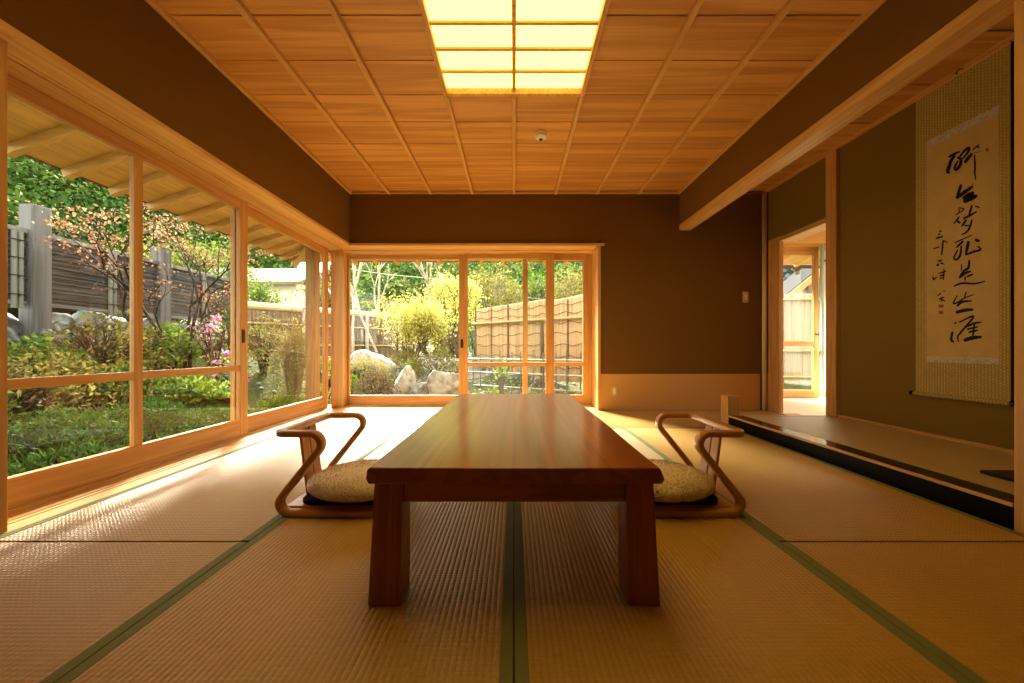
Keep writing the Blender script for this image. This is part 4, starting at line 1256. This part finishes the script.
# ---- low open bamboo fence in front of it
r, L = run_fence('lattice_fence', 'low open bamboo lattice fence in front of the reed fence', (-.85, 7.1), (2.2, 5.35), 0, 0, 0, None, None, None)
for z in (.47, .22, -.03):
    mb = MB(); mb.tube([(-.05, 0, z), (L+.05, 0, z)], .017, 10)
    x = .2
    while x < L: mb.tube([(x-.004, 0, z), (x+.004, 0, z)], .0195, 10); x += .33
    mb.build('rail', M['bamboo_pale'], r)
k = 0; x = .06
while x < L:
    MB().tube([(x, -.03 if k % 2 else .03, -.32), (x, -.03 if k % 2 else .03, .60+.04*(k % 3 == 0))], .0125, 8).build('stake', M['bamboo_grey'], r)
    x += .215; k += 1
for i, (px, Y, yt) in enumerate([(542, 6.55, 322), (549, 6.45, 330)]):
    X = at(px, Y); t = EYE-(yt-CY)*Y/F; g = gz(X, Y)
    o = MB().tube([(0, 0, -.1), (.004, 0, (t-g)*.5), (.0, 0, t-g)], [.04, .037, .033], 10).build('garden_post', M['fence_dark'])
    o.location = (X, Y, g)
    tag(o, ['taller dark wooden post in front of the reed fence', 'shorter dark wooden post in front of the reed fence'][i], 'post', 'posts in front of the reed fence')
shrub('leafy_shrub', 'slender green bamboo grass in front of the reed fence', 'shrub', (at(500, 6.1)+.02, 6.1), (.16, .16, .85), 260, .07, 'fresh', 'bamboo_grey', 9, .25)

# ---- rocks and mounds in the back garden
boulder(372, 7.6, 347, 50, 'broad pale flat-topped boulder at the left of the back window', 'rock_pale', 31)
boulder(404, 6.2, 367, 30, 'pale pointed rock beside the brown clipped mound', 'rock_pale', 32)
boulder(446, 6.0, 363, 36, 'large pale craggy rock left of the sliding sash stile', 'rock_pale', 33)
boulder(422, 6.05, 379, 26, 'low pale rock between the two craggy rocks', 'rock', 34)
boulder(349, 7.4, 356, 20, 'pale rock half hidden by the corner pillar', 'rock_pale', 35)
boulder(392, 5.7, 388, 20, 'small grey rock at the edge of the back sill', 'rock', 36)
def mound(px, Y, w, yt, label, leaf, n=4200, size=.035, group='clipped mounds in the back garden'):
    X = at(px, Y); g = gz(X, Y); h = EYE-(yt-CY)*Y/F-g
    return shrub('mound_shrub', label, 'shrub', (X, Y), (w*Y/F/2, w*Y/F/2*.9, h), n, size, leaf, 'twig', 14, .45, group, .75, .5)
mound(376, 5.75, 46, 369, 'round clipped brown shrub at the front left of the back garden', 'brown', 6000, .028)
mound(366, 6.9, 52, 357, 'pale olive clipped shrub under the flat-topped boulder', 'tan', 4200, .035)
mound(408, 6.7, 14, 360, 'small bright green plant between the rocks', 'fresh', 700, .05, None)
mound(436, 7.4, 54, 352, 'wide brownish-olive shrub above the craggy rock', 'olive', 4200, .035)
mound(404, 7.9, 34, 352, 'olive shrub at the foot of the yellow tree', 'olive', 2400, .035)
mound(453, 11, 22, 326, 'round brown bush far behind the craggy rock', 'brown', 2400, .05)
mound(350, 6.1, 20, 372, 'yellow-green shrub against the corner pillar', 'fresh', 1600, .04)
# ---- trees in the back garden
tree('yellow_tree', 'rounded yellow-leaved tree in the middle of the back garden', (at(411, 8.4), 8.4), [(.1, 0, 1), (-.38, .1, 1), (.42, .1, 1), (-.05, -.3, 1), (0, .35, 1), (-.6, -.2, 1), (.6, -.25, 1)], .52, .022, 3, 'yellow', 44, .06, 'bark', 3, .34, .22, None, .15, 1.0, 21, shrink=.78)
tree('yellow_tree', 'second yellow-leaved tree partly behind the sash stile', (at(458, 10.4), 10.4), [(.1, 0, 1), (-.2, .1, 1), (.2, .15, 1)], 1.0, .035, 3, 'yellow', 48, .07, 'bark', 3, .34, .25, None, .16, 1, 22)
for i, (px, Y, ln, lb) in enumerate([(352, 9.2, (.02, 0, 1), 'bare pale-trunked tree beside the corner pillar'), (366, 9.6, (-.12, 0, 1), 'bare pale-trunked tree leaning left'), (379, 10.2, (.05, 0, 1), 'bare pale-trunked tree left of the yellow tree'), (432, 11.5, (-.05, 0, 1), 'slender bare tree left of the utility pole')]):
    tree('bare_tree', lb, (at(px, Y), Y), [ln], 1.75, .05, 3, 'tan', 12, .05, 'bark_pale', 3, .34, .30, 'bare pale trees in the back garden', .12, 1, 50+i)
pl = MB().tube([(0, 0, 0), (.75, .1, 1.75)], [.03, .022], 8).build('leaning_pole', M['bark_pale'])
pl.location = (at(352, 8.3)-.18, 8.3, gz(-3.7, 8.3)+.3); pl.rotation_euler = (0, 0, PI); pl.location.x = at(377, 8.3)
tag(pl, 'pale leaning support pole in front of the bare trees', 'pole')
for i, (px, Y, s, leaf, lb) in enumerate([(500, 13, 1.25, 'olive', 'olive-leaved tree rising above the left end of the reed fence'), (536, 14, 1.3, 'green', 'green tree above the middle of the reed fence'), (572, 12.5, 1.15, 'olive', 'tree above the right end of the reed fence'), (610, 13, 1.3, 'green', 'green tree beyond the right jamb of the back window')]):
    tree('garden_tree', lb, (at(px, Y), Y), [(.1, 0, 1), (-.2, .1, 1), (.2, .2, 1)], s, .05, 3, leaf, 40, .085, 'bark_pale', 3, .36, .22, 'trees behind the reed fence', .2, 1, 60+i)
for i, (px, Y, s, leaf, lb) in enumerate([(258, 9.5, .85, 'green', 'green tree left of the pale house'), (205, 7.2, .95, 'green', 'green tree behind the grey fence and the azalea'), (322, 11.5, 1.0, 'olive', 'light tree right of the pale house, by the eave post'), (160, 6.7, .8, 'olive', 'olive tree just behind the far grey fence post')]):
    tree('garden_tree', lb, (at(px, Y), Y), [(.1, 0, 1), (-.2, .1, 1), (.2, .2, 1)], s, .04, 3, leaf, 32, .07, 'bark', 3, .36, .22, 'trees at the garden edge, left', .16, 1, 80+i)
for i, (px, Y, w, h, leaf, lb) in enumerate([(352, 12.2, 1.1, 2.3, 'green', 'green bush behind the straw-capped fence, next to the corner pillar'), (378, 12.8, 1.1, 2.0, 'olive', 'olive bush behind the bare pale trees'), (398, 13.2, 1.0, 1.7, 'green', 'green bush behind the rounded yellow tree'), (428, 13.4, 1.0, 1.5, 'olive', 'olive bush left of the utility pole'), (474, 12.6, 1.0, 1.9, 'fresh', 'fresh green bush right of the utility pole'), (505, 11.5, .9, 1.9, 'olive', 'olive bush behind the left end of the reed fence'), (270, 10.6, 1.0, 1.6, 'green', 'green bush in front of the pale house'), (302, 12.5, 1.0, 1.7, 'olive', 'olive bush right of the pale house')]):
    shrub('background_shrub', lb, 'shrub', (at(px, Y), Y), (w, w*.7, h), 4200, .11, leaf, 'bark', 16, .5, 'bushes behind the garden fences')
# utility pole with wires
up_ = empty('utility_pole', (at(441, 14), 14, 0)); tag(up_, 'white concrete utility pole behind the yellow trees', 'utility pole')
MB().tube([(0, 0, 0), (0, 0, 3.5)], [.10, .08], 12).build('pole', M['concrete'], up_)
MB().box(-.35, .35, -.03, .03, 3.15, 3.22).build('crossarm', M['concrete'], up_)
for dx in (-.28, .28): MB().lathe([(.04, 0), (.05, .03), (.03, .06), (.045, .09), (.02, .11)], (dx, 0, 3.221), 10).build('insulator', M['white_paint'], up_)
for i, (p, q, lb) in enumerate([((-.28, 0, 3.33), (-5.5, -.5, 4.1), 'overhead wire running left from the utility pole'), ((.28, 0, 3.33), (4.6, -.8, 2.35), 'overhead wire running right from the utility pole')]):
    P = [Vector(p).lerp(Vector(q), t/10)-Vector((0, 0, .15*math.sin(PI*t/10))) for t in range(11)]
    o = MB().tube(P, .012, 6).build('overhead_wire', M['concrete']); o.location = up_.location
    tag(o, lb, 'wire', 'wires of the utility pole')
# small white garden lantern
gl = empty('garden_lantern', (at(430, 9.0), 9.0, gz(at(430, 9.0), 9.0))); tag(gl, 'small white garden lantern beside the yellow tree', 'lantern')
hl = EYE-(352-CY)*9/F-gz(at(430, 9.0), 9.0)
MB().tube([(0, 0, -.05), (0, 0, hl)], .03, 8).build('stand', M['concrete'], gl)
MB().box(-.06, .06, -.06, .06, hl, hl+.11).build('body', M['white_paint'], gl, bevel=.01)
MB().lathe([(.10, hl+.11), (.02, hl+.17)], n=4).build('cap', M['white_paint'], gl)
# pale house far left
hs = empty('house', (-11.2, 16.5, .3)); tag(hs, 'pale house with a low tan roof beyond the garden fence', 'house')
MB().box(-2.6, 2.2, -1.2, 2.5, -.3, 3.1).build('wall', M['house_wall'], hs)
mb = MB(); slab(mb, [(-3.0, -1.7, 2.95), (2.6, -1.7, 2.95), (2.6, .8, 4.0), (-3.0, .8, 4.0)], .12); slab(mb, [(-3.0, .8, 4.0), (2.6, .8, 4.0), (2.6, 3.0, 2.95), (-3.0, 3.0, 2.95)], .12)
mb.build('roof', M['house_roof'], hs)
for x in (-1.6, .3): MB().box(x, x+.9, -1.22, -1.2, 1.4, 2.4).build('window', M['dark_hole'], hs)

# ---- seen through the side doorway
r, L = run_fence('reed_screen', 'tan reed screen fence seen through the side doorway', (4.6, 7.3), (7.2, 7.0), 0, 0, 0, None, None, None)
reed_panel(0, 1.28, 1.72, 1.72, M['reed_grey'], r); reed_panel(1.30, L, 1.72, 1.72, M['reed_grey'], r)
for x in (.64, 1.29, 1.95): MB().tube([(x, -.03, -.2), (x, -.03, 1.76)], .02, 8).build('post', M['fence_dark'], r)
for z in (1.62, .62, .12): MB().tube([(0, -.05, z), (L, -.05, z)], .02, 8).build('rail', M['bamboo'], r)
sh = empty('outbuilding', (7.1, 9.3, 0)); tag(sh, 'neighbouring outbuilding with a sloping timber roof edge beyond the side doorway', 'outbuilding')
mb = MB(); slab(mb, [(-.72, -.6, 1.86), (1.6, -.6, 3.75), (1.6, .25, 3.75), (-.72, .25, 1.86)], .07); mb.build('roof', M['roof'], sh)
MB().bar((-.74, -.62, 1.80), (1.6, -.62, 3.705), .05, .13).build('bargeboard', M['eave_post'], sh)
MB().box(.1, 1.5, -.25, .2, -.2, 2.4).build('wall', M['fence_dark'], sh)
he = MB(); slab(he, [(3.05, HY1+.06, 2.19), (4.9, HY1+.06, 2.19), (4.9, HY1+.75, 1.99), (3.05, HY1+.75, 1.99)], .03)
hr = structure(he.build('roof_hall', M['eave_board']))
for x in [3.2+.3*k for k in range(6)]: MB().bar((x, HY1+.07, 2.16), (x, HY1+.74, 1.965), .045, .055).build('rafter', M['rafter_y'], hr)
MB().tube([(3.05, HY1+.79, 1.965), (4.9, HY1+.79, 1.965)], .035, 10).build('gutter', M['gutter'], hr)
MB().lathe([(.03, -.10), (.035, -.05), (.07, 0), (.075, .02)], (4.47, HY1+.79, 1.94), 14).build('gutter_funnel', M['gutter'], hr, smooth=True)
structure(MB().box(HX0, HX1+.1, HY0-.1, HY1+.06, HZ+.051, HZ+.25).build('roof_hall_top', M['roof']))
# roof over the room
structure(MB().box(-2.25, 3.0, -1.9, 4.45, ZC+.20, ZC+.30).build('roof_main', M['roof']))
structure(MB().box(-2.23, -2.2, -1.75, 4.4, ZL+.02, ZC+.2).box(-2.2, 2.9, 4.40, 4.42, ZL+.02, ZC+.2).build('wall_outer', M['house_wall']))

# ------------------------------------------------------------------ light
w = bpy.data.worlds.new('world'); SC.world = w; w.use_nodes = True
nt = w.node_tree; nt.nodes.clear()
ow = nt.nodes.new('ShaderNodeOutputWorld'); bg = nt.nodes.new('ShaderNodeBackground')
bg.inputs[0].default_value = (1.0, .92, .79, 1); bg.inputs[1].default_value = 3.2
nt.links.new(bg.outputs[0], ow.inputs[0])
sun = bpy.data.lights.new('sun', 'SUN'); sun.energy = 26.0; sun.angle = math.radians(20); sun.color = (1.0, .89, .70)
so = bpy.data.objects.new('sun', sun); COL.objects.link(so)
d = Vector((.30, -.75, -.60))        # light travels towards the room from the far left of the garden
so.rotation_euler = d.to_track_quat('-Z', 'Y').to_euler()

SC.view_settings.view_transform = 'Standard'
SC.view_settings.look = 'None'
SC.view_settings.exposure = 0.75
SC.view_settings.gamma = 1.0
SC.view_settings.use_curve_mapping = False
SC.cycles.use_denoising = True
SC.cycles.max_bounces = 10; SC.cycles.diffuse_bounces = 6; SC.cycles.transparent_max_bounces = 24
SC.cycles.sample_clamp_indirect = 8.0
